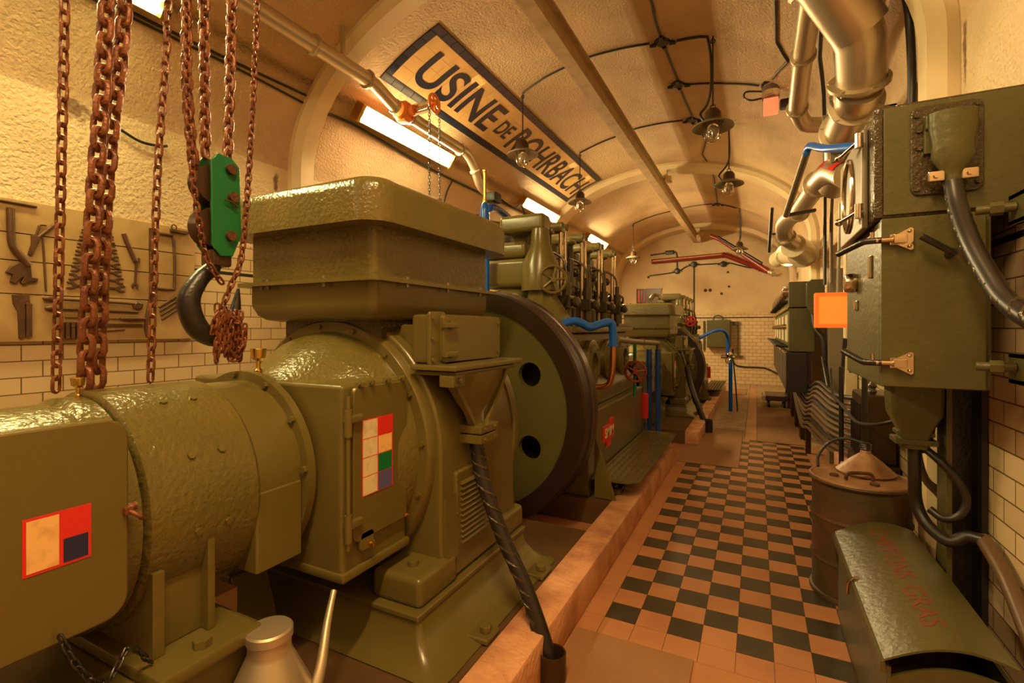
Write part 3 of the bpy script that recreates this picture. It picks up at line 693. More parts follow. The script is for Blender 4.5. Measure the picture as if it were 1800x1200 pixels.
t = pipe('cooling_pipe', 'pair of blue standpipes with grey crossover rising behind the near step plate', [
    ('grey_pipe', [(-1.13, 4.37, 1.50), (-1.10, 5.1, 1.46), (-1.10, 6.12, 1.42), (-1.10, 6.22, 1.39), (-1.10, 6.24, 1.32)], .028, STR, [((-1.10, 5.3, 1.455), (0, 1, 0))], 4),
    ('blue_pipe', [(-1.10, 6.24, 1.34), (-1.10, 6.24, 0)], .036, DBLUE, [((-1.10, 6.24, 1.13), (0, 0, 1)), ((-1.10, 6.24, 1.0), (0, 0, 1))], 0),
    ('blue_pipe', [(-1.21, 6.24, 1.34), (-1.21, 6.24, 0)], .036, DBLUE, [((-1.21, 6.24, 1.13), (0, 0, 1)), ((-1.21, 6.24, 1.0), (0, 0, 1))], 0)], loc=(-1.15, 6.24, 0))
def valve(label, c, R_, m, rod0, rod1, ax=(0.35, -1, 0)):
    t = thing('valve', label, 'valve', rod0)
    MB().cyl(rod0, rod1, .018, n=12).build('stem', PGN if m is not RED else STR, t)
    MB().wheel(c, ax, R_, .013, 5).build('handwheel', m, t)
    q = MB().ball((rod0[0], rod0[1], (rod0[2]+rod1[2])/2), .05, (1, 1, 1.3)); q.cyl(Vector(c), Vector((rod0[0], rod0[1], c[2])), .014, n=10); q.build('valve_body', DKB, t); return t
valve('dark red handwheel valve below the grey crossover pipe, right of the near engine', (-1.13, 5.12, 1.15), .105, DRED, (-1.16, 5.22, .88), (-1.16, 5.22, 1.44))
valve('bright red handwheel valve at the side of the far air cooler', (-.99, 8.62, 1.72), .075, RED, (-1.08, 9.3, 1.72), (-1.06, 8.72, 1.72))
t = thing('water_pump_pipe', 'blue pipe and gauge valve standing between far engine and end wall cabinet', 'pipe', (-.52, 10.3, 0))
cable('blue_pipe', [(-.95, 9.7, 1.42), (-.72, 9.9, 1.55), (-.56, 10.1, 1.55), (-.50, 10.3, 1.40), (-.50, 10.3, 1.12)], .03, BLUE, None, par=t)
cable('blue_pipe', [(-.45, 10.3, 1.05), (-.45, 10.3, 0)], .035, BLUE, None, par=t, smooth=0)
q = MB().ball((-.47, 10.3, 1.08), .07); q.cyl((-.62, 10.3, 1.05), (-.38, 10.3, 1.05), .035, n=14); q.wheel((-.48, 10.18, .98), (0, 1, 0), .05, .009, 4); q.build('valve_body', CHR, t)
cable('thin_hose', [(-.40, 10.3, .95), (-.36, 10.3, .5), (-.33, 10.35, 0)], .012, CBL, None, par=t)
t = thing('blue_injector', 'tall blue valve with a brass stem standing behind the near air cooler', 'valve', (-2.22, 3.8, 2.5))
MB().lathe([(.018, 0), (.03, .03), (.045, .06), (.045, .20), (.03, .26), (.02, .28)], (-2.22, 3.86, 2.47), (0, 0, 1), 10).build('blue_body', BLUE, t)
MB().lathe([(.02, 0), (.02, .03), (.013, .04), (.013, .28), (.017, .285), (.017, .30)], (-2.22, 3.86, 2.745), (0, 0, 1), 16).build('brass_stem', BRS, t)
cable('blue_pipe', [(-2.22, 3.86, 2.5), (-2.22, 3.88, 2.2), (-2.22, 3.88, 1.75)], .035, BLUE, None, par=t)
cable('blue_arm', [(-2.22, 3.95, 2.72), (-2.26, 4.2, 2.76), (-2.28, 4.6, 2.70), (-2.3, 4.75, 2.62)], .035, DBLUE, None, par=t)
q = MB().box(-2.32, -2.2, 4.02, 4.16, 2.80, 2.90, .02); q.tube([(-2.26, 4.2, 2.88), (-2.2, 4.4, 2.82), (-2.25, 4.7, 2.92), (-2.3, 4.9, 2.8)], .01, 6); q.build('junction', BLK, t)

# ------------------------------------------------------------ aluminium air duct and chain valve on the left of the vault
t = pipe('air_duct', 'straight aluminium duct crossing the near rib high on the left', [
    ('duct_run', [(-3.2, -2.9, 3.89), (-3.2, 3.42, 3.89)], .068, ALU, [((-3.2, 2.79, 3.89), (0, 1, 0)), ((-3.2, 3.40, 3.89), (0, 1, 0)), ((-3.2, 1.0, 3.89), (0, 1, 0))], 0),
    ('duct_bend', [(-3.2, 3.4, 3.89), (-3.2, 3.50, 3.885), (-3.2, 3.68, 3.83), (-3.2, 3.80, 3.79)], .060, ALU, [((-3.2, 3.78, 3.795), (0, 1, -.2))], 4)], 'duct', (-3.2, 0, 3.82))
for y in (1.6, 3.1):
    q = MB(); q.box(-3.215, -3.185, y-.015, y+.015, 3.93, vz(-3.2)-.002); q.box(-3.3, -3.2, y-.015, y+.015, 3.95, 3.98); q.build('pipe_bracket', FL, t)
t = thing('chain_valve', 'orange gate valve in the duct worked by a chain wheel over the near air cooler', 'valve', (-3.2, 3.9, 3.7))
q = MB().lathe([(.075, -.09), (.09, -.07), (.09, -.05), (.065, -.05), (.065, .05), (.09, .05), (.09, .07), (.075, .09)], (-3.2, 3.92, 3.79), (0, 1, 0), 24); q.box(-3.27, -3.13, 3.86, 3.98, 3.69, 3.89, .03, 3); q.cyl((-3.14, 3.92, 3.79), (-3.06, 3.92, 3.79), .055, n=8); q.build('valve_body', ORG, t)
q = MB().cyl((-3.06, 3.92, 3.79), (-2.78, 3.9, 3.795), .018, n=12)
for z in (3.75, 3.83): q.box(-3.06, -2.86, 3.90, 3.94, z-.008, z+.008)
q.box(-2.88, -2.85, 3.89, 3.95, 3.74, 3.84); q.build('spindle', CHR, t)
MB().wheel((-2.81, 3.9, 3.795), (1, 0, 0), .085, .014, 6, .03).build('chain_wheel', ORG, t)
def link(mb, c, d, side, L, Wd, r, n=6):
    """one stadium-shaped chain link of length L along d, lying in the plane (d, side)"""
    d = Vector(d).normalized(); s = Vector(side); s = (s-d*s.dot(d)).normalized(); c = Vector(c)
    h = L/2-Wd/2; pts = []
    for k in range(5): a = -math.pi/2+math.pi*k/4; pts.append(c+d*(h+Wd/2*math.cos(a))+s*(Wd/2*math.sin(a)))
    for k in range(5): a = math.pi/2+math.pi*k/4; pts.append(c+d*(-h+Wd/2*math.cos(a))+s*(Wd/2*math.sin(a)))
    mb.tube(pts, r, n, 0, True)
def chain(name, pts, pitch, r, wd, m, label=None, parent=None, group=None, side=(.9, .45, 0), tw=0, smooth=6, n=6):
    P = [Vector(p) for p in pts]
    if len(P) > 2:
        Q = []
        for i in range(len(P)-1):
            p0 = P[max(i-1, 0)]; p1 = P[i]; p2 = P[i+1]; p3 = P[min(i+2, len(P)-1)]
            for k in range(smooth):
                t_ = k/smooth; Q.append(.5*((2*p1)+(p2-p0)*t_+(2*p0-5*p1+4*p2-p3)*t_*t_+(3*p1-p0-3*p2+p3)*t_**3))
        Q.append(P[-1]); P = Q
    mb = MB(); acc = 0; k = 0; want = pitch/2
    for a, c in zip(P, P[1:]):
        L = (c-a).length; d = (c-a)/L
        while acc+L >= want:
            p = a+d*(want-acc); s = Vector(side); s = (s-d*s.dot(d)).normalized(); o = d.cross(s)
            ang = tw*k+(0 if k % 2 == 0 else math.pi/2)+random.uniform(-.12, .12)
            link(mb, p, d, s*math.cos(ang)+o*math.sin(ang), pitch+2.2*r, wd, r, n); want += pitch; k += 1
        acc += L
    o = mb.build(name, m, parent)
    if label: tag(o, label, 'chain', group)
    return o
chain('pull_chain', [(-2.81, 3.82, 3.79), (-2.81, 3.82, 2.4)], .03, .0035, .018, BLK, 'left strand of the thin dark chain hanging from the orange chain wheel', group='valve chain strands')
chain('pull_chain', [(-2.81, 3.985, 3.79), (-2.81, 3.985, 2.4)], .03, .0035, .018, BLK, 'right strand of the thin dark chain hanging from the orange chain wheel', group='valve chain strands')
t = pipe('air_duct', 'aluminium duct beyond the orange valve bending down behind the near air cooler', [
    ('duct_run', [(-3.2, 4.0, 3.79), (-3.2, 4.98, 3.765)], .062, ALU, [((-3.2, 4.03, 3.79), (0, 1, 0)), ((-3.2, 4.97, 3.765), (0, 1, 0))], 0),
    ('duct_bend', [(-3.2, 4.97, 3.765), (-3.2, 5.12, 3.76), (-3.2, 5.28, 3.66), (-3.2, 5.38, 3.52), (-3.2, 5.5, 3.42), (-3.2, 5.72, 3.40), (-3.25, 5.8, 3.42)], .055, ALU, [((-3.2, 5.32, 3.60), (0, .6, -.8))], 5)], 'duct', (-3.2, 4.5, 3.70))

# ------------------------------------------------------------ fluorescent battens
def batten(x, y0, y1, z, tilt, label, group=None, tube_m=TUBE, w=.17):
    t = thing('fluorescent_lamp', label, 'lamp', (x, (y0+y1)/2, z), group)
    c, s = math.cos(tilt), math.sin(tilt)   # local across = (c, s) , outwards = (s, -c)
    def P(a, o, y): return (x+a*c+o*s, y, z+a*s-o*c)
    q = MB(); q.prism([P(-w/2, 0, y0), P(w/2, 0, y0), P(w/2, .05, y0), P(-w/2, .05, y0)], (0, y1-y0, 0)); q.build('housing', IVO, t)
    for yy in (y0-.01, y1-.03): MB().prism([P(-w/2-.006, -.01, yy), P(w/2+.006, -.01, yy), P(w/2+.006, .10, yy), P(-w/2-.006, .10, yy)], (0, .04, 0)).build('end_cap', BRS, t)
    for a in (-w/4, w/4): MB().cyl(P(a, .075, y0+.03), P(a, .075, y1-.03), .019, n=14).build('tube', tube_m, t)
    return t
LAM = 'fluorescent lamps along the left of the vault'
batten(-3.60, 3.65, 5.30, 3.80, .95, 'long lit fluorescent lamp under the duct, above the near air cooler', LAM)
batten(-3.60, 7.45, 9.05, 3.80, .95, 'lit fluorescent lamp beneath the far end of the tiled sign', LAM)
batten(-3.60, 11.0, 12.55, 3.80, .95, 'lit fluorescent lamp hidden behind the near engine past the middle rib', LAM)
batten(-3.60, .25, 1.88, 3.80, .95, 'lit fluorescent lamp at the top left corner above the hoist chains', LAM, TUBEG)
batten(-.4, -.45, .95, 4.40, 0, 'added unseen lit fluorescent lamp on the crown above the camera, near the exciter', 'added unseen crown lamps at the near end')  # batten added out of view to go with the overhead light
batten(-.4, -2.9, -1.5, 4.40, 0, 'added unseen lit fluorescent lamp on the crown at the very near end of the hall', 'added unseen crown lamps at the near end')  # unseen batten added for the crown fill behind the camera
batten(.66, 8.3, 9.15, 2.86, -1.0, 'small lit fluorescent lamp on the right wall under the white duct', 'short lamps on the right wall', TUBE, .12)
batten(.50, 8.9, 9.7, 3.02, -1.0, 'upper small lit fluorescent lamp on the right wall by the striped duct', 'short lamps on the right wall', TUBEG, .12)

# ------------------------------------------------------------ pendant lamps, junction boxes and ceiling wiring
def pendant(x, y, label, zl=None, k=None):
    zt = vz(x); zl = zl or zt-.87
    t = thing('pendant_lamp', label, 'lamp', (x, y, zl), 'caged pendant lamps under the vault')
    q = MB().cyl((x, y, zt), (x, y, zl+.20), .008, n=8); q.torus((x, y, zt-.05), (0, 1, 0), .02, .006, 12, 6); q.torus((x, y, zl+.19), (0, 1, 0), .022, .006, 12, 6); q.build('rod', BLK, t)
    MB().lathe([(.02, .17), (.05, .165), (.075, .13), (.08, .05), (.095, .03)], (x, y, zl), (0, 0, 1), 24).build('cap', DKB, t)
    MB().lathe([(.07, .055), (.10, .05), (.185, .005), (.192, -.012), (.185, -.005), (.09, .035), (.06, .03)], (x, y, zl), (0, 0, 1), 36, cap=False).build('shade', STR, t)
    q = MB()
    for j in range(4):
        a = j*math.pi/4; cx, cy = math.cos(a), math.sin(a)
        q.tube([(x+.078*cx, y+.078*cy, zl+.03), (x+.078*cx, y+.078*cy, zl-.08), (x+.055*cx, y+.055*cy, zl-.13), (x, y, zl-.15), (x-.055*cx, y-.055*cy, zl-.13), (x-.078*cx, y-.078*cy, zl-.08), (x-.078*cx, y-.078*cy, zl+.03)], .0035, 6, 3)
    q.torus((x, y, zl-.10), (0, 0, 1), .074, .0035, 20, 6); q.build('wire_cage', CHR, t)
    MB().lathe([(.02, .03), (.05, .0), (.056, -.04), (.045, -.09), (.015, -.115)], (x, y, zl), (0, 0, 1), 20).build('glass_bulb', GLASS, t)
    return t
pend = [(-.38, 5.10, 'largest caged pendant lamp, hanging right of the ceiling beam'), (-.34, 7.3, 'caged pendant lamp on the right row, just before the middle rib'),
        (-.36, 12.75, 'small farthest caged pendant lamp on the right row near the end wall'), (-2.56, 5.38, 'caged pendant lamp hanging in front of the sign letters'),
        (-2.58, 7.60, 'caged pendant lamp hanging at the far end of the sign'), (-2.91, 12.9, 'small farthest caged pendant lamp on the left, past the near engine')]
for x, y, l in pend: pendant(x, y, l, zl={-.38: 3.56, -.34: 3.58, -.36: 3.48, -2.56: 3.73, -2.58: 3.66, -2.91: 3.46}[x])
jb = [(-.865, 5.18, 'black junction box on the vault level with the largest pendant lamp'), (-.842, 6.16, 'middle black junction box on the vault feeding the red lantern'), (-.81, 7.28, 'black junction box on the vault behind the largest pendant lamp'), (-.82, 12.5, 'small black junction box on the vault past the middle rib')]
for x, y, l in jb:
    z = vz(x); q = MB().lathe([(.085, -.02), (.085, 0), (.06, .02)], (x, y, z-.01), (0, 0, -1), 8, .4)
    for dx, dy in ((1, 0), (-1, 0), (0, 1), (0, -1)): q.cyl((x+dx*.07, y+dy*.07, z-.02+(-.015 if dx > 0 else 0)), (x+dx*.13, y+dy*.13, z-.02-(.03 if dx > 0 else 0)), .025, .016, 10)
    tag(q.build('junction_box', BLK), l, 'junction box', 'black junction boxes on the vault')
def vpath(xy, off=.012): return [vp(x, y, off) for x, y in xy]
def dens(xy, n=4):
    o = []
    for (a, b_), (c, d) in zip(xy, xy[1:]):
        for k in range(n): o.append((a+(c-a)*k/n, b_+(d-b_)*k/n))
    return o+[xy[-1]]
WIRE = 'black cables clipped to the vault'
cable('electric_cable', vpath(dens([(-.85, -3), (-.85, 4.5), (-.872, 4.84), (-.865, 5.1)])), .011, CBL, 'black cable along the crown running to the nearest junction box', group=WIRE, smooth=2)
cable('electric_cable', vpath(dens([(-.865, 5.3), (-.84, 6.05)])), .011, CBL, 'short black cable between the nearest and middle junction boxes', group=WIRE, smooth=2)
cable('electric_cable', vpath(dens([(-.842, 6.28), (-.80, 7.16)])), .011, CBL, 'short black cable from the middle junction box to the one beyond', group=WIRE, smooth=2)
cable('electric_cable', vpath(dens([(-.80, 7.4), (-.70, 8.1), (-.82, 8.8), (-.78, 9.18)])), .011, CBL, 'black cable from the third junction box to the middle rib', group=WIRE, smooth=2)
cable('electric_cable', vpath(dens([(-.75, 9.75), (-.74, 10.3), (-.82, 12.3)])), .011, CBL, 'black cable leading from the middle rib to the farthest junction box', group=WIRE, smooth=2)
cable('electric_cable', vpath(dens([(-1.0, 5.18), (-1.63, 5.20), (-2.22, 5.28), (-2.50, 5.35), (-2.56, 5.38)])), .011, CBL, 'black cable over the beam to the lamp in front of the sign letters', group=WIRE, smooth=2)
cable('electric_cable', vpath(dens([(-.72, 5.17), (-.50, 5.10), (-.43, 5.10)]))+[(-.40, 5.12, 4.25), (-.40, 5.12, 3.95), (-.44, 5.15, 3.80), (-.50, 5.15, 3.72), (-.45, 5.12, 3.62)], .013, CBL, 'black flex dropping beside the largest pendant lamp rod', group=WIRE, smooth=4)
cable('electric_cable', vpath(dens([(-.72, 6.16), (-.3, 6.08), (.02, 5.98)])), .010, CBL, 'black cable from the middle junction box across to the red lantern', group=WIRE, smooth=2)
cable('electric_cable', vpath(dens([(-.94, 7.29), (-1.63, 7.39), (-1.97, 7.5), (-2.45, 7.58), (-2.58, 7.60)])), .010, CBL, 'black cable over the beam to the lamp at the sign end', group=WIRE, smooth=2)
cable('electric_cable', vpath(dens([(-.95, 12.5), (-1.88, 12.9), (-2.91, 12.9)])), .011, CBL, 'black cable over the beam to the farthest left pendant lamp', group=WIRE, smooth=2)
cable('electric_cable', vpath(dens([(-.70, 12.5), (-.36, 12.7)]))+[(-.34, 12.75, 4.1), (-.34, 12.76, 3.75), (-.42, 12.76, 3.62), (-.38, 12.75, 3.56)], .012, CBL, 'black flex dropping beside the farthest right pendant lamp', group=WIRE, smooth=4)
cable('electric_cable', [(-.345, 7.33, 4.40), (-.335, 7.33, 4.0), (-.37, 7.34, 3.85), (-.47, 7.34, 3.72), (-.40, 7.32, 3.62)], .012, CBL, 'black flex dropping beside the pendant lamp before the middle rib', group=WIRE, smooth=4)
cable('electric_cable', vpath(dens([(.12, 2.8), (.133, 4.4), (.156, 4.98), (.215, 5.15), (.263, 5.26), (.22, 5.42), (.179, 5.56), (.15, 5.72)])), .012, CBL, 'black cable winding from above down to the red lantern', group=WIRE, smooth=2)
# black cables on the left wall
WL_ = 'black cables clipped along the left wall'
cable('electric_cable', vpath([(-3.757, -1), (-3.757, 1.67), (-3.755, 1.98), (-3.75, 2.41), (-3.732, 3.17)], .012), .011, CBL, 'upper black cable crossing behind the hoist chains to the near rib', group=WL_, smooth=3)
cable('electric_cable', vpath([(-3.78, 1.0), (-3.775, 2.0), (-3.77, 2.6), (-3.775, 3.17)], .012), .010, CBL, 'lower black cable beside the first, ending at the near rib', group=WL_, smooth=3)
cable('electric_cable', vpath([(-3.767, 3.44), (-3.759, 3.70), (-3.76, 3.94), (-3.79, 5.1), (-3.793, 6.22), (-3.78, 7.4), (-3.77, 8.9)], .014), .016, CBL, 'black cable running under the fluorescent lamps behind the near air cooler', group=WL_, smooth=3)
cable('electric_cable', [(-3.96, 1.80, 2.985), (-3.95, 1.92, 2.94), (-3.95, 2.05, 2.95), (-3.96, 2.1, 2.97)], .010, CBL, 'short bent black cable stub poking from the left wall', group=WL_)
cable('electric_cable', [(-3.79, 5.7, 3.68), (-3.9, 5.68, 3.45), (-3.97, 5.66, 3.0), (-3.97, 5.66, 2.3)], .010, CBL, 'thin black cable dropping down the left wall behind the air cooler', group=WL_)
# red lantern on the vault at the right
t = thing('bulkhead_lantern', 'small lit red glass lantern with clear dome on the vault at the right', 'lamp', (.13, 5.93, 3.95))
z = vz(.13)
MB().lathe([(.09, 0), (.09, .04), (.05, .06)], (.13, 5.93, z+.02), (.15, -.3, -1), 16).build('base', BLK, t)
MB().lathe([(.085, 0), (.09, .03), (.085, .13), (.06, .15)], (.135, 5.91, z-.03), (0, -.25, -1), 12).build('glass_jar', GLASS, t)
MB().box(.065, .205, 5.80, 5.94, z-.32, z-.18, .006).build('red_glass', REDL, t)
MB().box(.22, .42, 5.90, 6.02, vz(.42)-.06, vz(.3)-.06, .02).build('gland_box', BLK, t); q = MB(); q.tube([(.06, 5.9, z-.06), (-.10, 5.92, z-.02), (-.12, 5.92, z-.08), (-.05, 5.9, z-.13), (.06, 5.9, z-.13)], .010, 8); q.build('cable_loop', BLK, t)

# ------------------------------------------------------------ ducts on the right of the vault
t = pipe('ventilation_duct', 'wide aluminium ventilation duct elbow and straight run above the big green cabinet', [
    ('duct_elbow', [(.16, 3.22, 3.95), (.35, 3.38, 3.655), (.56, 3.555, 3.39)], .15, ALU, [((.33, 3.365, 3.68), (.6, .5, -.8))], 0),
    ('duct_elbow', [(.50, 3.505, 3.465), (.565, 3.59, 3.34), (.585, 3.69, 3.19), (.578, 3.80, 3.09)], .135, ALU, [((.575, 3.72, 3.155), (.05, .75, -.65))], 0),
    ('duct_run', [(.575, 3.70, 3.09), (.575, 3.80, 3.07), (.575, 4.36, 3.07)], .125, ALU, [((.575, 3.82, 3.07), (0, 1, 0)), ((.575, 4.33, 3.07), (0, 1, 0))], 2),
    ('duct_bend', [(.575, 4.33, 3.07), (.58, 4.48, 3.06), (.60, 4.62, 2.98), (.60, 4.72, 2.86), (.58, 4.9, 2.80)], .115, ALU, [], 4)], 'duct', (.5, 3.5, 2.9))
q = MB().box(.50, .90, 4.38, 4.41, 2.86, 2.94); q.box(.45, .9, 4.37, 4.42, 3.18, 3.22); q.box(.86, .90, 4.37, 4.42, 2.86, 3.22); q.bolt((.70, 4.385, 2.9), (0, -1, 0), .02, .035); q.bolt((.80, 4.385, 2.9), (0, -1, 0), .025, .035); q.build('bracket', STR, t)
t = pipe('ventilation_duct', 'narrow aluminium duct left of the wide elbow, ending by the red lantern', [
    ('duct_run', [(.30, 1.8, 3.62), (.30, 3.5, 3.60), (.30, 4.1, 3.57), (.31, 4.85, 3.48)], .068, ALU, [((.30, 4.08, 3.57), (0, 1, -.1)), ((.31, 4.82, 3.485), (0, 1, -.12))], 1),
    ('duct_end', [(.31, 4.85, 3.48), (.38, 4.98, 3.40), (.50, 5.02, 3.38)], .066, ALU, [], 3)], 'duct', (.30, 3.5, 3.5))
def stripe_on(pts, r, par, side=(-.75, 0, .66), m=RED, w=.035):
    """painted stripe that lies on the tube"""
    s = Vector(side).normalized(); q = MB(); P = [Vector(p) for p in pts]
    for a, c in zip(P, P[1:]):
        d = (c-a).normalized(); n_ = (s-d*s.dot(d)).normalized(); u = d.cross(n_)
        rows = []
        for p in (a, c): rows.append([q.bm.verts.new(p+(n_*math.cos(th)+u*math.sin(th))*(r+.0015)) for th in [(-.5+k/6)*w/r*2 for k in range(7)]])
        for k in range(6): q._f([rows[0][k], rows[0][k+1], rows[1][k+1], rows[1][k]])
    return q.build('red_stripe', m, par)
t = pipe('striped_duct', 'aluminium duct with red stripes descending in bends along the right wall', [
    ('duct_run', [(.60, 4.30, 2.72), (.54, 4.62, 2.86), (.48, 5.0, 2.86)], .095, ALU, [((.48, 5.0, 2.86), (-.1, .9, -.05))], 4),
    ('duct_run', [(.48, 5.0, 2.86), (.40, 6.0, 2.84)], .085, ALU, [((.40, 6.0, 2.84), (-.1, 1, 0))], 0),
    ('duct_run', [(.40, 6.0, 2.84), (.34, 6.35, 2.86), (.30, 6.75, 2.84), (.33, 7.0, 2.74), (.42, 7.15, 2.68)], .095, ALU, [((.33, 7.0, 2.74), (.3, .7, -.5))], 4)], 'duct', (.45, 5.5, 2.75))
SD = (-.5, -.6, .6)
stripe_on([(.59, 4.34, 2.74), (.54, 4.62, 2.86), (.49, 4.95, 2.86)], .096, t, SD, w=.05); stripe_on([(.48, 5.05, 2.86), (.40, 5.95, 2.84)], .086, t, SD); stripe_on([(.39, 6.1, 2.845), (.345, 6.35, 2.86), (.305, 6.72, 2.842)], .096, t, SD, w=.05)
t = pipe('white_duct', 'white painted duct over the switch cabinets beside the small fluorescent lamps', [
    ('duct_run', [(.42, 7.2, 2.66), (.56, 7.6, 2.62), (.58, 8.2, 2.66), (.46, 9.6, 2.86), (.36, 10.6, 2.92)], .15, IVO, [((.57, 7.8, 2.63), (.1, 1, 0)), ((.47, 9.5, 2.85), (-.1, 1, .1))], 3)], 'duct', (.5, 8, 2.5))
# struts along the ducts
t = thing('pipe_strut', 'bent strut, blue above and grey below, reaching from cabinet to striped duct', 'strut', (.2, 3.9, 2.4))
cable('grey_leg', [(.28, 3.5, 2.70), (.19, 4.05, 2.42)], .022, STR, None, par=t, smooth=0); cable('blue_arm', [(.44, 2.92, 2.50), (.34, 3.2, 2.60), (.29, 3.46, 2.71), (.275, 3.52, 2.68)], .022, BLUE, None, par=t, smooth=3)
q = MB().cyl((.19, 4.05, 2.42), (.38, 4.15, 2.46), .014, n=8); q.build('clip', BLK, t)
t = thing('pipe_strut', 'dark vertical strut behind the striped duct near the white duct', 'strut', (.22, 8.2, 2.55))
cable('post', [(.20, 8.0, 3.35), (.17, 8.3, 2.75)], .025, BLK, None, par=t, smooth=0); cable('arm', [(.18, 8.2, 3.0), (.42, 8.3, 3.02)], .016, BLK, None, par=t, smooth=0)

# ------------------------------------------------------------ end wall
t = pipe('exhaust_pipe', 'dark red pipe running across the end wall then sloping down to the right', [
    ('red_pipe', [(-2.9, 15.38, 3.66), (-.85, 15.38, 3.73), (-.80, 15.38, 3.72), (.42, 15.38, 3.12)], .07, DRED, [((-.85, 15.38, 3.73), (1, 0, 0)), ((.1, 15.38, 3.28), (.9, 0, -.45))], 0)], 'pipe', (-1.2, 15.38, 3.6))
stripe_on([(-2.85, 15.38, 3.662), (-.9, 15.38, 3.728)], .07, t, (0, -1, .3), TAN, .01)
t = pipe('exhaust_pipe', 'dark red pipe slanting from the crown down across in front of the end wall', [
    ('red_pipe', [(-1.15, 14.6, 4.18), (-.9, 14.55, 4.05), (.30, 13.9, 3.02)], .06, DRED, [((-.80, 14.5, 3.97), (.75, 0, -.66))], 0),
    ('red_pipe', [(.30, 13.9, 3.02), (.38, 13.8, 2.98), (.46, 13.5, 3.0)], .075, ALU, [((.36, 13.82, 2.99), (.7, -.4, 0))], 3)], 'pipe', (-.3, 14.2, 3.5))
cable('exhaust_pipe', [(-.95, 14.4, 4.10), (.12, 13.9, 3.25)], .035, BLK, 'thin black pipe slanting just above the red pipe at the end wall', 'pipe', smooth=0)
EW = 'black wiring on the end wall'
yw = 15.48
cable('electric_cable', [(-2.98, yw, 3.24), (-2.2, yw, 3.32), (-1.9, yw, 3.46), (-1.68, yw, 3.50), (-.95, yw, 3.50), (-.7, yw, 3.5), (-.2, yw, 3.34), (.2, yw, 3.3)], .018, CBL, 'black wavy cable strung across the end wall between small boxes', group=EW)
cable('electric_cable', [(-1.68, yw, 3.55), (-1.68, yw, 1.9)], .018, CBL, 'black vertical conduit in the middle of the end wall', group=EW, smooth=0)
cable('electric_cable', [(-2.95, yw, 3.88), (-2.35, yw, 3.92), (-2.18, yw, 3.88), (-2.16, yw, 3.4)], .02, CBL, 'black bent conduit at the upper left of the end wall', group=EW)
cable('electric_cable', [(-.62, yw, 1.0), (-.60, yw, .62), (-.4, yw, .50), (.2, yw, .48), (.55, yw-.1, .34), (.85, yw, .40)], .022, CBL, 'black cable sagging along the end wall tiles below the green cabinet', group=EW)
for x, z, l in ((-2.16, 3.34, 'left'), (-1.68, 3.52, 'middle'), (-.87, 3.48, 'right')):
    tag(MB().lathe([(.09, 0), (.09, .05), (.06, .07)], (x, 15.5, z), (0, -1, 0), 8, .3).box(x-.15, x+.15, 15.47, 15.5, z-.02, z+.02).build('junction_box', BLK), f'{l} one of three small black junction boxes in a row on the end wall', 'junction box', 'junction boxes on the end wall')
tag(MB().box(-2.5, -2.25, 15.42, 15.5, 3.86, 3.98, .02).build('junction_box', BLK), 'flat black box on the bent conduit, upper left of the end wall', 'junction box')
for x, z, r_ in ((-1.36, 2.73, .05), (-1.23, 2.73, .05), (-.75, 3.24, .035), (-.72, 2.82, .035), (-.92, 2.62, .04), (-3.02, 3.2, .04)):
    tag(MB().lathe([(r_, 0), (r_*.8, .02), (r_*.3, .05)], (x, 15.5, z), (0, -1, 0), 9).build('cable_plug', DRUST), {-1.36: 'left of the two rusty plugs side by side on the end wall', -1.23: 'right of the two rusty plugs side by side on the end wall', -.75: 'rusty plug below the right junction box on the end wall', -.72: 'rusty plug midway down the end wall, right of the pair', -.92: 'lowest rusty plug on the end wall, right of the pair', -3.02: 'dark plug near the left end of the end wall cable'}[x], 'plug', 'rusty plugs on the end wall')
t = thing('metal_cabinet', 'olive metal cabinet with top handle mounted on the end wall tiles', 'cabinet', (-.95, 15.3, 1.02))
MB().box(-1.30, -.66, 15.22, 15.45, 1.04, 1.84, .015).build('body', GF, t); MB().box(-1.28, -.68, 15.195, 15.22, 1.06, 1.82, .008).build('door', GF, t)
MB().tube([(-1.12, 15.3, 1.84), (-1.12, 15.3, 1.93), (-1.0, 15.3, 1.97), (-.88, 15.3, 1.93), (-.88, 15.3, 1.84)], .02, 8).build('handle', GF, t)
q = MB(); q.box(-1.42, -1.38, 15.44, 15.5, .95, 1.82); q.box(-.62, -.46, 15.40, 15.5, 1.70, 1.80); q.box(-.50, -.46, 15.44, 15.5, .78, 1.80); q.box(-.90, -.36, 15.40, 15.5, .78, .82); q.build('frame', GF, t)
t = thing('niche_panel', 'dark red edged opening with a red curtain strip high on the end wall', 'panel', (-3.05, 15.45, 2.42))
MB().box(-3.35, -2.62, 15.46, 15.5, 2.40, 2.82).build('dark_back', DKB, t)
for x in (-3.33, -3.24, -3.16): MB().box(x, x+.05, 15.44, 15.46, 2.42, 2.80).build('red_strip', DRED if x > -3.3 else RED, t)
q = MB().box(-3.38, -2.60, 15.43, 15.5, 2.81, 2.84); q.box(-3.38, -3.35, 15.43, 15.5, 2.4, 2.81); q.build('frame', DKB, t)
cable('electric_cable', [(XL+.02, 12.6, 3.05), (XL+.03, 12.9, 2.9), (XL+.03, 13.3, 2.86), (XL+.03, 13.7, 3.0)], .02, CBL, 'black cable looping on the left wall beyond the near engine')
tag(MB().box(XL, XL+.1, 13.6, 13.8, 2.95, 3.15, .02).build('junction_box', BLK), 'black box on the left wall beyond the near engine', 'junction box')

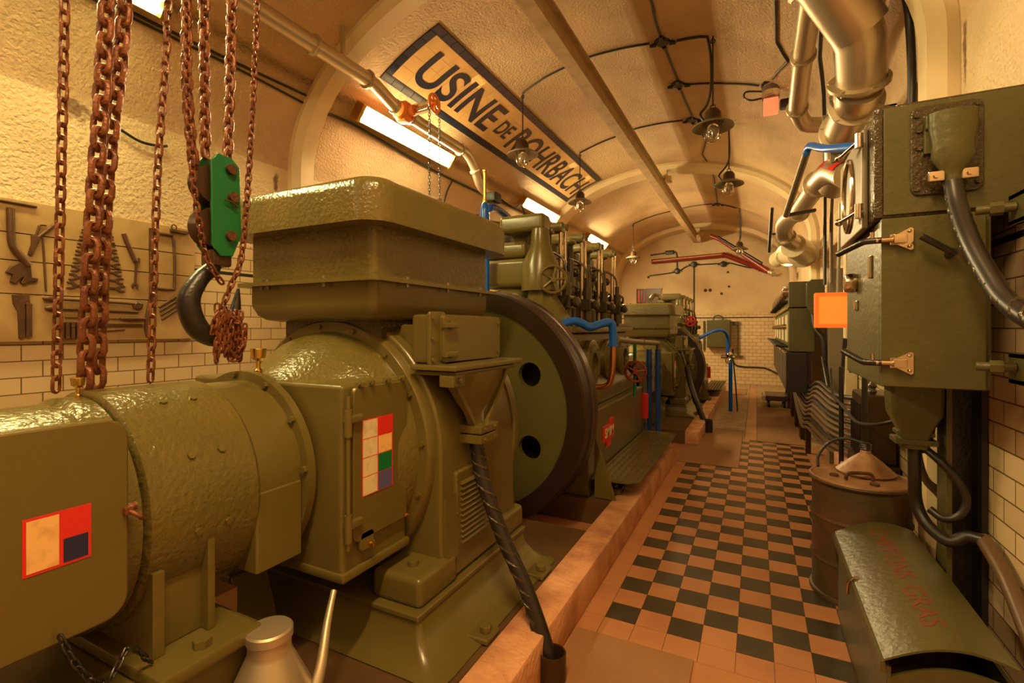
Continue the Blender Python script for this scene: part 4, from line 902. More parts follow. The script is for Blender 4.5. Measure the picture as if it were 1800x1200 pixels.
# ------------------------------------------------------------ hoist, hook and chains at the left
HX = -2.04
t = thing('chain_hoist', 'green sided hoist block with dark crane hook hanging among the rusty chains', 'hoist', (HX, 1.28, 1.55))
for x, nm in ((-2.0, 'side_plate'), (-2.095, 'side_plate')):
    MB().prism([(x, 1.222, 2.29), (x, 1.25, 2.325), (x, 1.31, 2.32), (x, 1.345, 2.29), (x, 1.352, 2.0), (x, 1.315, 1.905), (x, 1.262, 1.90), (x, 1.225, 1.945)], (.012, 0, 0)).build(nm, PGN, t, bevel=.003)
each('pin', [(-1.99, 1.30, 2.27), (-1.99, 1.31, 2.155), (-1.99, 1.30, 1.99)], (1, 0, 0), .021, .022, DRUST, t, 20)
MB().tube([(-1.975, 1.27, 2.135), (-1.97, 1.30, 2.13), (-1.97, 1.325, 2.115)], .004, 6).build('split_pin', DRUST, t)
for z in (2.20, 2.02): MB().lathe([(.085, 0), (.06, .025), (.06, .035), (.085, .06)], (-2.075, 1.262, z), (1, 0, 0), 28).build('sheave', DKB, t)
MB().box(-2.085, -2.0, 1.235, 1.32, 1.86, 1.93, .01).build('hook_swivel', DKB, t)
hk = [(HX, 1.268, 1.92), (HX, 1.262, 1.86), (HX, 1.205, 1.80), (HX, 1.163, 1.71), (HX, 1.195, 1.605), (HX, 1.27, 1.56), (HX, 1.335, 1.60), (HX, 1.36, 1.69), (HX, 1.372, 1.775)]
rr = [.030, .030, .034, .042, .043, .037, .030, .022, .006]
q = MB(); nn_ = (len(hk)-1)*5+1; rad = []
for i in range(nn_): f = i/5; k = min(int(f), len(rr)-2); rad.append(rr[k]+(rr[k+1]-rr[k])*(f-k))
q.tube(hk, .03, 14, 5, radii=rad); q.build('hook', BLK, t)
MB().box(-2.18, -1.9, .75, 1.5, 4.22, 4.50, .03).build('hoist_body', PGN, t)
HC = 'rusty hoist chains at the left'
chain('hoist_chain', [(-2.06, .93, 4.25), (-2.06, .895, 2.76), (-2.06, .862, 2.1), (-2.06, .845, 1.75), (-2.06, .832, 1.41)], .056, .0105, .041, RUST, 'left strand of the thickest rusty chain, ending above the exciter', group=HC, n=8)
chain('hoist_chain', [(-2.11, 1.02, 4.25), (-2.11, .975, 2.85), (-2.11, .93, 2.3), (-2.11, .905, 1.9), (-2.10, .885, 1.42)], .056, .0105, .041, RUST, 'right strand of the thickest rusty chain, ending above the exciter', group=HC, n=8)
chain('hoist_chain', [(-2.03, 1.17, 4.25), (-2.03, 1.150, 2.9), (-2.03, 1.155, 2.5), (-2.045, 1.19, 2.24)], .046, .0085, .032, RUST, 'thick rusty chain running into the left edge of the green hoist block', group=HC, n=8)
chain('hoist_chain', [(-2.05, 1.24, 4.25), (-2.05, 1.230, 2.96), (-2.05, 1.235, 2.31)], .046, .0085, .032, RUST, 'thick rusty chain entering the top of the green hoist block', group=HC, n=8)
chain('hoist_chain', [(-2.05, 1.38, 4.25), (-2.05, 1.35, 3.03), (-2.05, 1.33, 2.30)], .046, .0085, .032, RUST, 'thick rusty chain just right of the green hoist block top', group=HC, n=8)
chain('hand_chain', [(-2.06, .80, 4.25), (-2.06, .779, 2.69), (-2.06, .756, 1.41)], .042, .0052, .025, RUST, 'thin rusty chain, leftmost of all the hanging chains', group=HC)
chain('hand_chain', [(-2.10, 1.15, 4.25), (-2.10, 1.12, 2.90), (-2.10, 1.08, 2.2), (-2.10, 1.055, 1.40)], .042, .0052, .025, RUST, 'thin rusty chain between the thickest chain and the hook, hanging free', group=HC)
t = thing('hand_chain', 'thin rusty chain looped through the crane hook in a tangled bunch', 'chain', (-2.0, 1.3, 1.45), HC)
chain('strand', [(-1.99, 1.46, 4.25), (-1.99, 1.43, 3.08), (-1.985, 1.385, 2.3), (-1.975, 1.345, 1.92), (-1.985, 1.31, 1.80)], .030, .0048, .020, RUST, parent=t)
chain('strand', [(-2.0, 1.14, 4.25), (-1.985, 1.125, 2.7), (-1.98, 1.14, 2.25), (-1.975, 1.17, 2.0), (-1.98, 1.20, 1.88), (-1.985, 1.27, 1.78)], .030, .0048, .020, RUST, parent=t)
pts = [(-1.985, 1.31, 1.80)]
for k in range(7):
    y = 1.235+.018*k; pts += [(-1.99+random.uniform(-.02, .02), y, 1.60-random.uniform(0, .11)), (-1.985+random.uniform(-.015, .015), y+.014, 1.72-random.uniform(0, .07)-k*.008)]
pts += [(-1.98, 1.36, 1.56), (-1.99, 1.33, 1.47), (-1.985, 1.30, 1.50)]
chain('tangled_bunch', pts, .030, .0048, .020, RUST, parent=t, smooth=5)
pts = [(-2.01, 1.26, 1.70)]
for k in range(6): pts += [(-2.0, 1.25+.02*k, 1.52-random.uniform(0, .06)), (-1.995, 1.262+.018*k, 1.66)]
chain('tangled_bunch', pts, .030, .0048, .020, RUST, parent=t, smooth=5)

# ------------------------------------------------------------ tool board on the left wall
t = thing('tool_board', 'pale wooden plank board on the left wall carrying the hand tools', 'board', (-3.97, 1.3, 1.52))
for k, (a, c) in enumerate(((1.52, 1.803), (1.809, 2.003), (2.009, 2.168), (2.174, 2.37))):
    MB().box(-3.988, -3.955, -.2, 2.30, a, c, .002).build('plank', WOOD, t)
BX = -3.955
def tool(name, outline, label, th=.012, m=TOOL, group=None, x=BX, hole=None):
    return tag(MB().prism([(x, y, z) for y, z in outline], (th, 0, 0)).build(name, m, bevel=.002), label, {'pipe_wrench': 'wrench', 'spanner': 'spanner'}.get(name, name.replace('_', ' ')), group)
def spanner_pts(y0, z0, y1, z1, s):
    a = Vector((y0, z0)); c = Vector((y1, z1)); d = (c-a).normalized(); n = Vector((-d.y, d.x)); L = (c-a).length
    def hd(o, dd, nn):  # open jaw, from the shaft side round to the shaft side
        return [o-dd*s*.9+nn*s*.28, o-dd*s*.2+nn*s*.75, o+dd*s*.5+nn*s*.85, o+dd*s*.95+nn*s*.55, o+dd*s*.55+nn*s*.34, o+dd*s*.05+nn*s*.30, o-dd*s*.12, o+dd*s*.05-nn*s*.30, o+dd*s*.75-nn*s*.36, o+dd*s*.8-nn*s*.7, o+dd*s*.2-nn*s*.85, o-dd*s*.4-nn*s*.7, o-dd*s*.9-nn*s*.28]
    return [tuple(p) for p in hd(a, -d, -n)]+[tuple(p) for p in hd(c, d, n)]
for k in range(9):
    z = 2.285-.046*k-.0006*k*k; s = .014+.0022*k; ya = 1.60-.009*k; yb = 1.735+.008*k
    tool('spanner', spanner_pts(ya, z, yb, z-.02+.002*k, s), f'double open spanner, {["topmost and smallest", "second", "third", "fourth", "fifth", "sixth", "seventh", "eighth", "lowest and largest"][k]} in the graded row behind the thickest chain', .010, group='graded spanners on the tool board')
tool('spanner', spanner_pts(1.895, 2.085, 1.885, 1.905, .026), 'open spanner hanging upright right of the graded row', .012)
cable('box_spanner', [(BX+.014, 1.815, 2.26), (BX+.014, 1.835, 2.20), (BX+.014, 1.885, 2.075)], .016, TOOL, 'slanting dark tube spanner above the upright open spanner', 'spanner')
t = thing('pipe_wrench', 'large bent handled wrench with jagged jaw at the left of the board', 'wrench', (BX, 1.25, 1.85))
cable('handle', [(BX+.02, 1.235, 2.31), (BX+.02, 1.237, 2.18), (BX+.02, 1.245, 2.09), (BX+.02, 1.29, 2.02), (BX+.02, 1.315, 1.98)], .019, TOOL, None, par=t)
MB().prism([(BX, y, z) for y, z in ((1.275, 1.995), (1.325, 1.985), (1.33, 1.91), (1.36, 1.905), (1.355, 1.885), (1.32, 1.88), (1.29, 1.86), (1.28, 1.875), (1.295, 1.91), (1.28, 1.90), (1.255, 1.865), (1.235, 1.875), (1.245, 1.92), (1.215, 1.93), (1.235, 1.965))], (.025, 0, 0)).build('jaw', TOOL, t, bevel=.003)
t = thing('adjustable_wrench', 'adjustable wrench standing jaw up at the lower left of the board', 'wrench', (BX, 1.28, 1.54))
MB().prism([(BX, y, z) for y, z in ((1.245, 1.80), (1.32, 1.805), (1.325, 1.75), (1.30, 1.745), (1.302, 1.545), (1.275, 1.54), (1.27, 1.70), (1.25, 1.745))], (.018, 0, 0)).build('body', TOOL, t, bevel=.002)
MB().prism([(BX+.004, y, z) for y, z in ((1.305, 1.755), (1.332, 1.75), (1.332, 1.55), (1.305, 1.55))], (.018, 0, 0)).build('sliding_jaw', TOOL, t, bevel=.002)
t = thing('pliers', 'slanting pliers with a curved grip left of the graded spanners', 'pliers', (BX, 1.37, 2.03))
cable('grip', [(BX+.01, 1.345, 2.14), (BX+.01, 1.38, 2.18), (BX+.01, 1.43, 2.24), (BX+.01, 1.44, 2.25)], .010, TOOL, None, par=t)
cable('grip', [(BX+.01, 1.345, 2.14), (BX+.01, 1.36, 2.20), (BX+.01, 1.37, 2.235), (BX+.01, 1.40, 2.24)], .006, TOOL, None, par=t)
MB().prism([(BX, y, z) for y, z in ((1.33, 2.17), (1.37, 2.165), (1.355, 2.11), (1.33, 2.04), (1.315, 2.05), (1.33, 2.11))], (.02, 0, 0)).build('nose', TOOL, t, bevel=.002)
cable('long_rod', [(BX+.008, 1.385, 2.16), (BX+.008, 1.40, 1.83)], .006, TOOL, 'thin upright rod left of the leftmost chain on the board', 'rod', smooth=0)
t = thing('hacksaw', 'hacksaw frame shaped like a D hanging at the right of the board', 'saw', (BX, 2.05, 1.6))
cable('frame', [(BX+.012, 1.99, 2.30), (BX+.012, 2.11, 2.30), (BX+.012, 2.14, 2.27), (BX+.012, 2.145, 1.93), (BX+.012, 2.12, 1.895), (BX+.012, 1.99, 1.895)], .011, TOOL, None, par=t, smooth=3)
MB().box(BX, BX+.02, 1.975, 1.998, 1.80, 2.33, .003).build('blade_bar', TOOL, t)
cable('handle', [(BX+.012, 1.986, 1.82), (BX+.012, 1.965, 1.72), (BX+.012, 1.955, 1.62), (BX+.012, 1.965, 1.54)], .014, TOOL, None, par=t)
for k, (ya, za, yb, zb, r_, nm, lab) in enumerate(((1.385, 1.785, 1.93, 1.772, .014, 'ratchet', 'topmost long ratchet bar low on the board with a round socket end'), (1.395, 1.725, 1.90, 1.716, .014, 'socket_bar', 'second long bar low on the board, below the ratchet'),
        (1.49, 1.672, 1.95, 1.668, .006, 'file', 'thin file with a wooden handle below the two long bars'), (1.60, 1.622, 1.93, 1.620, .010, 'square_bar', 'straight square bar below the wooden handled file'), (1.62, 1.588, 1.82, 1.592, .007, 'punch', 'short punch lowest on the board under the square bar'))):
    t = thing(nm, lab, nm.replace('_', ' '), (BX, ya, za), 'long tools laid flat low on the board')
    if nm == 'square_bar': MB().box(BX, BX+.014, ya, yb, za-.01, za+.01).build('bar', TOOL, t)
    else: cable('shaft', [(BX+.012, ya, za), (BX+.012, (ya+yb)/2, za-.004), (BX+.012, yb, zb)], r_*.6, TOOL, None, par=t, smooth=3)
    if nm in ('ratchet', 'socket_bar'):
        MB().ball((BX+.014, ya+.03, za), .022, (.6, 1.6, .8)).build('socket_end', TOOL, t)
        if nm == 'ratchet': MB().lathe([(.03, 0), (.032, .01), (.02, .02)], (BX+.002, yb-.03, zb-.01), (1, 0, 0), 16).build('ratchet_head', TOOL, t)
    if nm == 'file': MB().lathe([(.008, 0), (.015, .03), (.016, .08), (.011, .15), (.006, .16)], (BX+.016, yb-.16, zb), (0, 1, 0), 12).build('wooden_handle', DRUST, t)
for k in range(4):
    y = 2.04+.006*k; z = 1.755-.03*k
    cable('hex_key', [(BX+.008, y, z), (BX+.008, y+.115, z+.085), (BX+.008, y+.135, z+.085-.03)], .0075, TOOL, f'bent hex key, {["topmost", "second", "third", "lowest"][k]} of four stacked by the crane hook', 'hex key', 'hex keys at the right of the board', smooth=0)
t = thing('socket_rack', 'small upright rack of sockets at the bottom of the board', 'rack', (BX, 1.5, 1.53))
for k in range(4): MB().cyl((BX+.016, 1.475+.028*k, 1.535), (BX+.016, 1.475+.028*k, 1.64), .013, n=12).build('socket', DRUST, t)
MB().box(BX, BX+.006, 1.465, 1.575, 1.55, 1.62).build('rail', DRUST, t)
cable('steel_bar', [(BX+.01, .9, 2.352), (BX+.01, 1.355, 2.345)], .008, TOOL, 'straight thin bar lying along the top left of the board', 'bar', smooth=0)
tag(MB().box(BX, BX+.03, 2.115, 2.24, 2.325, 2.35, .004).torus((BX+.015, 2.14, 2.365), (1, 0, 0), .018, .005, 16, 6).build('bracket_clamp', TOOL), 'small clamp at the top right corner of the board', 'clamp')

# ------------------------------------------------------------ oil can, offcut and chain heap beside the near set
t = thing('oil_can', 'shiny metal oil can with round lid and long spout in the foreground', 'can', (-1.47, 1.10, .2))
MB().lathe([(.145, 0), (.15, .01), (.15, .13), (.145, .15), (.072, .305), (.068, .32), (.068, .36)], (-1.47, 1.10, .201), (0, 0, 1), 40).build('body', FL, t)
MB().lathe([(.070, 0), (.074, .004), (.074, .03), (.068, .036), (.0, .04)], (-1.47, 1.10, .555), (0, 0, 1), 36).build('lid', FL, t)
MB().tube([(-1.36, 1.17, .30), (-1.38, 1.235, .40), (-1.43, 1.31, .50), (-1.47, 1.38, .58)], .02, 12, 4, radii=[.024, .0225, .021, .02, .019, .018, .017, .016, .015, .014, .013, .012, .012]).build('spout', FL, t)
MB().tube([(-1.395, 1.045, .43), (-1.35, 1.02, .40), (-1.32, 1.0, .32), (-1.33, .99, .25)], .006, 8).build('wire_handle', CHR, t)
MB().box(-1.40, -1.375, 1.03, 1.055, .415, .44, .004).build('clasp', CHR, t)
t = thing('side_pedestal', 'pale green foot behind the exciter pedestal next to the wooden offcut', 'pedestal', (-2.25, 1.45, .2))
q = MB().prism([(-2.4, 1.36, .2), (-1.98, 1.36, .2), (-2.02, 1.36, .34), (-2.08, 1.36, .5), (-2.4, 1.36, .5)], (0, .18, 0)); q.build('foot', GS, t, bevel=.01)
tag(MB().box(-2.13, -1.98, 1.22, 1.33, .2, .50, .006).build('wood_offcut', WBL), 'short upright offcut of pale wood behind the exciter pedestal', 'wood')
pts = [(-1.72+.10*math.cos(k*1.9)+random.uniform(-.02, .02), 1.27+.07*math.sin(k*1.9)+random.uniform(-.02, .02), .23+.0045*k) for k in range(26)]
chain('heaped_chain', pts, .05, .008, .032, DRUST, 'dark rusty chain heaped on the plinth behind the oil can', smooth=4)
chain('cover_chain', [(-1.56, .58, .83), (-1.54, .60, .76), (-1.53, .63, .70), (-1.55, .68, .66), (-1.58, .74, .70), (-1.60, .80, .62)], .024, .003, .014, BLK, 'small black chain dangling from the lower edge of the exciter cover')

# ------------------------------------------------------------ right side: the big switch cabinet
t = thing('switch_cabinet', 'big olive switch cabinet on the right wall with chrome latches and funnel inlet', 'cabinet', (.6, 2.85, 1.36))
q = MB().box(.43, .905, 2.46, 3.25, 2.045, 2.51, .015); q.box(.43, .46, 2.45, 2.48, 2.05, 2.50, .006); q.build('upper_box', GRK, t)
MB().box(.462, .905, 2.452, 2.47, 2.06, 2.495, .004).build('front_sheet', GF, t)
MB().box(.452, .80, 2.47, 3.28, 1.36, 2.045, .012).build('lower_box', GF, t)
MB().box(.452, .775, 2.44, 2.468, 1.365, 2.045, .006).build('door', GF, t)
for z in (1.462, 1.955):
    q = MB().prism([(.478, 2.425, z-.02), (.50, 2.425, z-.02), (.545, 2.425, z-.045), (.553, 2.425, z-.04), (.553, 2.425, z+.04), (.545, 2.425, z+.045), (.50, 2.425, z+.02), (.478, 2.425, z+.02)], (0, .015, 0))
    q.box(.485, .53, 2.40, 2.43, z-.018, z+.018, .004); q.cyl((.43, 2.42, z), (.485, 2.42, z), .011, n=12)
    for dz in (-.03, .03): q.ball((.54, 2.422, z+dz), .007)
    lt = q.build('latch', CHR, t)
    pts = [(.45, 2.42, z), (.40, 2.43, z), (.385, 2.44, z+.005), (.335, 2.52, z+.04)] if z < 1.6 else [(.45, 2.42, z), (.40, 2.43, z), (.38, 2.45, z-.005), (.32, 2.55, z-.03)]
    MB().tube(pts, .013, 10, 3).build('lever', BLK, lt)
    MB().cyl((.42, 2.425, z+.01), (.42, 2.425, z+.035), .008, n=10).build('nut', CHR, lt)
q = MB().cyl((.665, 2.445, 1.885), (.665, 2.395, 1.89), .016, n=14); q.tube([(.665, 2.395, 1.885), (.64, 2.38, 1.90), (.575, 2.37, 1.945), (.563, 2.37, 1.953)], .012, 10); q.build('crank_handle', BLK, t)
q = MB().prism([(x, 2.44, z) for x, z in rpoly(.548, .768, 2.125, 2.475, .03)], (0, .012, 0)); pp = q.build('inlet_plate', GRK, t, bevel=.004)
each('plate_bolt', [(.565, 2.44, 2.44), (.75, 2.44, 2.455), (.565, 2.44, 2.15), (.75, 2.44, 2.16), (.572, 2.44, 2.38), (.572, 2.44, 2.31)], (0, -1, 0), .011, .01, GRK, pp)
q = MB(); rows = []
for f, z, dy in ((1, 2.42, .0), (.98, 2.36, .0), (.85, 2.30, 0), (.9, 2.25, 0), (.55, 2.205, 0), (.36, 2.18, 0), (.32, 2.13, 0)):
    hw, hd = .075*f, .045*max(f, .5); rows.append([q.bm.verts.new((.664+hw*math.cos(a)*(1 if abs(math.cos(a)) < .8 else 1), 2.395+hd*math.sin(a), z)) for a in [2*math.pi*k/20 for k in range(20)]])
for a, c in zip(rows, rows[1:]):
    for k in range(20): q._f([a[k], a[(k+1) % 20], c[(k+1) % 20], c[k]])
q._f(rows[0]); q._f(rows[-1]); q.box(.585, .742, 2.405, 2.442, 2.37, 2.425, .008); q.box(.585, .615, 2.42, 2.442, 2.28, 2.40, .004); q.box(.715, .742, 2.41, 2.442, 2.27, 2.38, .006)
fu = q.build('cable_funnel', GF, pp)
for x in (.612, .71): q = MB().box(x-.026, x+.026, 2.38, 2.40, 2.16, 2.20, .006); q.bolt((x, 2.38, 2.18), (0, -1, 0), .010, .01); q.build('clamp_ear', CHR, fu)
# hinged side door of the upper box, with oval window, and the levers on the side
q = MB().box(.405, .43, 2.56, 3.15, 2.03, 2.46, .008); sd = q.build('side_door', STR, t)
q = MB(); q.tube([(.398, 2.86+.13*math.cos(a), 2.24+.17*math.sin(a)) for a in [2*math.pi*k/32 for k in range(32)]], .010, 8, 0, True); q.build('oval_ring', CHR, sd)
for z in (2.10, 2.40): q = MB().cyl((.39, 2.52, z-.03), (.39, 2.52, z+.03), .016, n=12); q.cyl((.39, 2.52, z), (.35, 2.7, z-.005), .009, n=10); q.ball((.345, 2.72, z-.005), .018); q.build('side_latch', CHR, sd)
q = MB().lathe([(.045, 0), (.05, -.02), (.045, -.05), (.03, -.055)], (.452, 2.98, 1.83), (1, 0, 0), 24, cap=True); q.build('indicator', CHR, t)
MB().box(.44, .453, 2.93, 3.0, 1.69, 1.74, .005).build('label_plate', CHR, t)
MB().box(.44, .453, 2.60, 2.64, 1.82, 1.92, .005).build('hinge_plate', CHR, t)
t = thing('power_cable', 'thick oily black cable curving right out of the cabinet funnel', 'cable', (.7, 2.3, 1.8))
PC = [(.664, 2.395, 2.15), (.665, 2.35, 2.05), (.665, 2.24, 1.91), (.68, 2.15, 1.79), (.70, 2.05, 1.68), (.74, 1.9, 1.60), (.80, 1.6, 1.55), (.85, 1.2, 1.5)]
cable('cable_core', PC, .030, CBL, None, par=t, n=16)
q = MB()
for hnd in (0, 1): q.tube([lerp_path([Vector(p) for p in PC], k/90)+Vector((.028*math.cos(k*.9+hnd*3.14), .0, .028*math.sin(k*.9+hnd*3.14))) for k in range(80)], .006, 6, 0)
q.build('spiral_wrapping', GRK, t)
# brackets reaching from the right
for z, l in ((2.02, 'olive bracket with clamp screw reaching in from the right, upper of two'), (1.465, 'olive bracket with clamp screw reaching in from the right, lower of two')):
    t = thing('clamp_bracket', l, 'bracket', (.85, 2.3, z), 'clamp brackets on the right wall')
    q = MB(); q.box(.84, .91, 2.10, 2.16, z-.06, z+.05, .004); q.box(.80, .91, 2.10, 2.34, z+.03, z+.05, .003); q.box(.80, .91, 2.10, 2.34, z-.06, z-.04, .003); q.box(.80, .815, 2.10, 2.34, z-.06, z+.05, .003); q.build('frame', GF, t)
    MB().cyl((.70, 2.30, z), (.80, 2.28, z), .016, n=12).lathe([(.024, 0), (.024, .035)], (.735, 2.294, z), (1, -.2, 0), 6).build('clamp_screw', GF, t)
# post that carries the cabinet
t = thing('support_post', 'dark green steel channel post under the big switch cabinet', 'post', (.83, 2.90, 0))
MB().box(.765, .785, 2.84, 2.97, 0, 1.36).build('flange', GF, t); MB().box(.785, .90, 2.955, 2.97, 0, 1.36).build('web', BLK, t); MB().box(.885, .905, 2.84, 2.97, 0, 1.36).build('flange', BLK, t)
# sealing end below the cabinet with hanging cables
t = thing('sealing_end', 'olive cable sealing end hanging under the big switch cabinet', 'cable box', (.63, 2.95, 1.05))
q = MB(); rows = []
for hw, hd, z in ((.10, .08, 1.36), (.10, .08, 1.28), (.095, .08, 1.20), (.06, .06, 1.12), (.05, .05, 1.04)): rows.append([q.bm.verts.new((.66+x, 2.90+y, z)) for x, y in rpoly(-hw, hw, -hd, hd, .02, 3)])
for a, c in zip(rows, rows[1:]):
    for k in range(len(a)): q._f([a[k], a[(k+1) % len(a)], c[(k+1) % len(a)], c[k]])
q._f(rows[0]); q._f(rows[-1]); q.build('box', GF, t)
q = MB().box(.58, .74, 2.84, 2.96, 1.06, 1.085, .004); q.box(.59, .73, 2.85, 2.95, 1.10, 1.12, .004); bolts(q, [(.60, 2.84, 1.07), (.66, 2.84, 1.07), (.72, 2.84, 1.07)], (0, -1, 0), .008, .01); q.build('clamp', GF, t)
HCG = 'dark cables hanging below the big switch cabinet'
cable('hanging_cable', [(.665, 2.90, 1.05), (.665, 2.9, .90), (.675, 2.92, .78), (.70, 2.88, .70), (.76, 2.80, .655), (.82, 2.79, .69), (.865, 2.74, .70)], .026, CBL, 'thickest black cable dropping from the sealing end and crossing the post', group=HCG, n=14)
cable('hanging_cable', [(.74, 2.98, 1.36), (.745, 2.98, 1.15), (.72, 2.97, 1.04), (.69, 2.96, 1.02), (.67, 2.96, 1.07)], .020, CBL, 'black cable making a short U beside the sealing end', group=HCG)
cable('hanging_cable', [(.68, 2.90, 1.06), (.74, 2.83, 1.0), (.80, 2.81, .92), (.825, 2.81, .84), (.80, 2.81, .77), (.75, 2.83, .745), (.71, 2.86, .77)], .017, CBL, 'black cable looping in front of the channel post', group=HCG)
cable('hanging_cable', [(.70, 3.05, 1.2), (.705, 3.05, 1.0), (.74, 3.06, .86), (.80, 3.06, .78), (.82, 3.06, .70), (.80, 3.06, .5), (.80, 3.06, 0)], .016, BCB, 'brown cable running down the wall behind the channel post', group=HCG)
cable('hanging_cable', [(.72, 3.10, 1.15), (.73, 3.10, .95), (.77, 3.1, .83), (.86, 3.1, .8)], .014, BCB, 'thin brown cable behind the looping black cable', group=HCG)
cable('wrapped_cable', [(.865, 2.76, .70), (.87, 2.55, .62), (.87, 2.3, .45), (.865, 2.0, .28), (.86, 1.6, .1), (.86, 1.2, .035)], .030, BCB, 'banded brown cable dropping along the tiles right of the post')
# drum and chest
t = thing('oil_drum', 'rusty olive oil drum standing between the checkered floor and right wall', 'drum', (.555, 3.56, 0))
MB().lathe([(.258, 0), (.262, .01), (.258, .025), (.246, .03), (.246, .20), (.256, .215), (.256, .225), (.246, .24), (.246, .45), (.256, .465), (.256, .475), (.246, .49), (.246, .67), (.258, .68), (.262, .69), (.258, .70)], (.555, 3.56, 0), (0, 0, 1), 64).build('shell', DRUMM, t)
q = MB().lathe([(.252, 0), (.252, .004), (.24, .006)], (.555, 3.56, .70), (0, 0, 1), 48); q.torus((.555, 3.56, .702), (0, 0, 1), .252, .010, 48, 8); q.build('lid', RUSTOP, t)
MB().tube([(.47, 3.45, .71), (.48, 3.45, .745), (.54, 3.47, .75), (.60, 3.49, .745), (.61, 3.49, .71)], .010, 8).build('handle', DRUST, t)
for x, y in ((.42, 3.52), (.60, 3.40)): MB().lathe([(.025, 0), (.025, .012), (.018, .016)], (x, y, .705), (0, 0, 1), 14).build('bung', DRUST, t)
t = thing('funnel', 'brown metal funnel with a black neck upside down on the oil drum', 'funnel', (.60, 3.66, .71))
MB().lathe([(.15, 0), (.155, .01), (.08, .08), (.03, .12), (.026, .14)], (.60, 3.66, .711), (0, 0, 1), 32).build('cone', RUSTOP, t)
q = MB(); [q.torus((.60, 3.66, .86+.012*k), (0, 0, 1), .026, .007, 16, 6) for k in range(3)]; q.cyl((.60, 3.66, .845), (.60, 3.66, .895), .024, n=16); q.build('neck', BLK, t)
cable('hose', [(.60, 3.66, .89), (.50, 3.72, .90), (.42, 3.74, .86), (.36, 3.72, .78), (.35, 3.66, .72)], .009, BLK, None, par=t)
t = thing('rag_chest', 'olive metal chest with arched lid stencilled CHIFFONS GRAS before the oil drum', 'chest', (.56, 2.67, 0))
cx0, cx1, cy0, cy1 = .405, .735, 2.10, 3.24
def lidz(u): return .445+.075*math.sin(math.pi*min(1, u*.80+.03))+.035*u
q = MB(); nA = 12
arc_o = [(cx0-.012+(cx1-cx0+.02)*k/nA, lidz(k/nA)) for k in range(nA+1)]
q.prism([(x, cy0-.02, z+.006) for x, z in arc_o]+[(x, cy0-.02, z-.002) for x, z in arc_o[::-1]], (0, cy1-cy0+.04, 0)); q.box(cx0-.022, cx0-.008, cy0-.02, cy1+.02, .408, .45, .002)
ld = q.build('lid', GF, t)
q = MB().box(cx0, cx0+.012, cy0, cy1, .01, .425); q.box(cx1-.012, cx1, cy0, cy1, .01, .46); q.box(cx0, cx1, cy0, cy1, .01, .03)
for y in (cy0, cy1-.012): q.prism([(cx0, y, .03), (cx1, y, .03), (cx1, y, .40)]+[(x, y, z-.075) for x, z in arc_o[::-1]][1:-1]+[(cx0, y, .37)], (0, .012, 0))
q.build('body', GF, t)
MB().box(cx0+.02, cx1-.02, cy0+.02, cy1-.02, .03, .36, .02).build('rags', DRUST, t)
q = MB().box(cx0-.01, cx0+.055, 2.66, 2.685, .462, .472, .002); q.tube([(cx0-.01, 2.672, .467), (cx0-.03, 2.672, .44), (cx0-.035, 2.672, .39)], .007, 8); q.build('hasp', CHR, ld)
def chestpt(u, v, l): # text runs from the far end to the near end, tops towards the wall
    y = 3.16-.94*u; f = .40+.20*v; return (cx0-.012+(cx1-cx0+.02)*f, y, lidz(f)+.0061+l)
for wd, ua, ub in (('CHIFFONS', 0, .60), ('GRAS', .68, 1)):
    q = MB(); put_text(q, wd, lambda u, v, l: chestpt(ua+(ub-ua)*u, v, l), .0008, .0, 6); q.build('stencil_lettering', TEXTR, ld)
# orange lit box, posts, transformer and cables behind the drum
t = thing('signal_lamp', 'square lit orange lamp box facing down the hall left of the big cabinet', 'lamp', (.55, 4.62, 1.6))
MB().box(.42, .66, 4.60, 4.70, 1.605, 1.885, .005).build('housing', ORG, t)
q = MB(); q.box(.42, .66, 4.59, 4.602, 1.605, 1.635); q.box(.42, .66, 4.59, 4.602, 1.855, 1.885); q.box(.42, .445, 4.59, 4.602, 1.635, 1.855); q.box(.635, .66, 4.59, 4.602, 1.635, 1.855); q.build('frame', ORL, t)
MB().box(.445, .635, 4.592, 4.598, 1.635, 1.855).build('lens', ORL2, t)
q = MB().box(.60, .90, 4.64, 4.68, 1.70, 1.76); q.cyl((.58, 4.64, 1.885), (.60, 4.66, 2.6), .012, n=8); q.build('arm', STR, t)
t = thing('guard_rail', 'black posts and curved rail guarding the cables behind the oil drum', 'rail', (.66, 4.45, 0))
for x, y in ((.63, 4.85), (.66, 4.05)): MB().cyl((x, y, 0), (x, y, 1.28), .018, n=14).build('post', BLK, t)
MB().tube([(.62, 5.4, 1.22), (.60, 5.1, 1.02), (.615, 4.85, .99), (.62, 4.4, .96), (.63, 4.05, .95), (.72, 3.8, 1.0), (.86, 3.7, 1.1)], .012, 8).build('rail', BLK, t)
t = thing('transformer', 'squat oily transformer on a pink block behind the guard rail', 'transformer', (.77, 4.45, 0))
MB().box(.62, .90, 4.3, 5.2, .001, .50, .01).build('base_block', CONC, t)
MB().box(.66, .90, 4.25, 4.75, .50, .62, .01).build('foot_frame', DKB, t); MB().box(.68, .89, 4.3, 4.7, .62, 1.12, .02).build('tank', DKB, t)
for k in range(6): MB().box(.665, .68, 4.33+.06*k, 4.345+.06*k, .66, 1.05).build('cooling_fin', BLK, t)
for k in range(3): MB().lathe([(.02, 0), (.03, .02), (.02, .04), (.03, .06), (.012, .09)], (.76, 4.38+.12*k, 1.12), (0, 0, 1), 14).build('insulator', GRK, t)
random.seed(11)
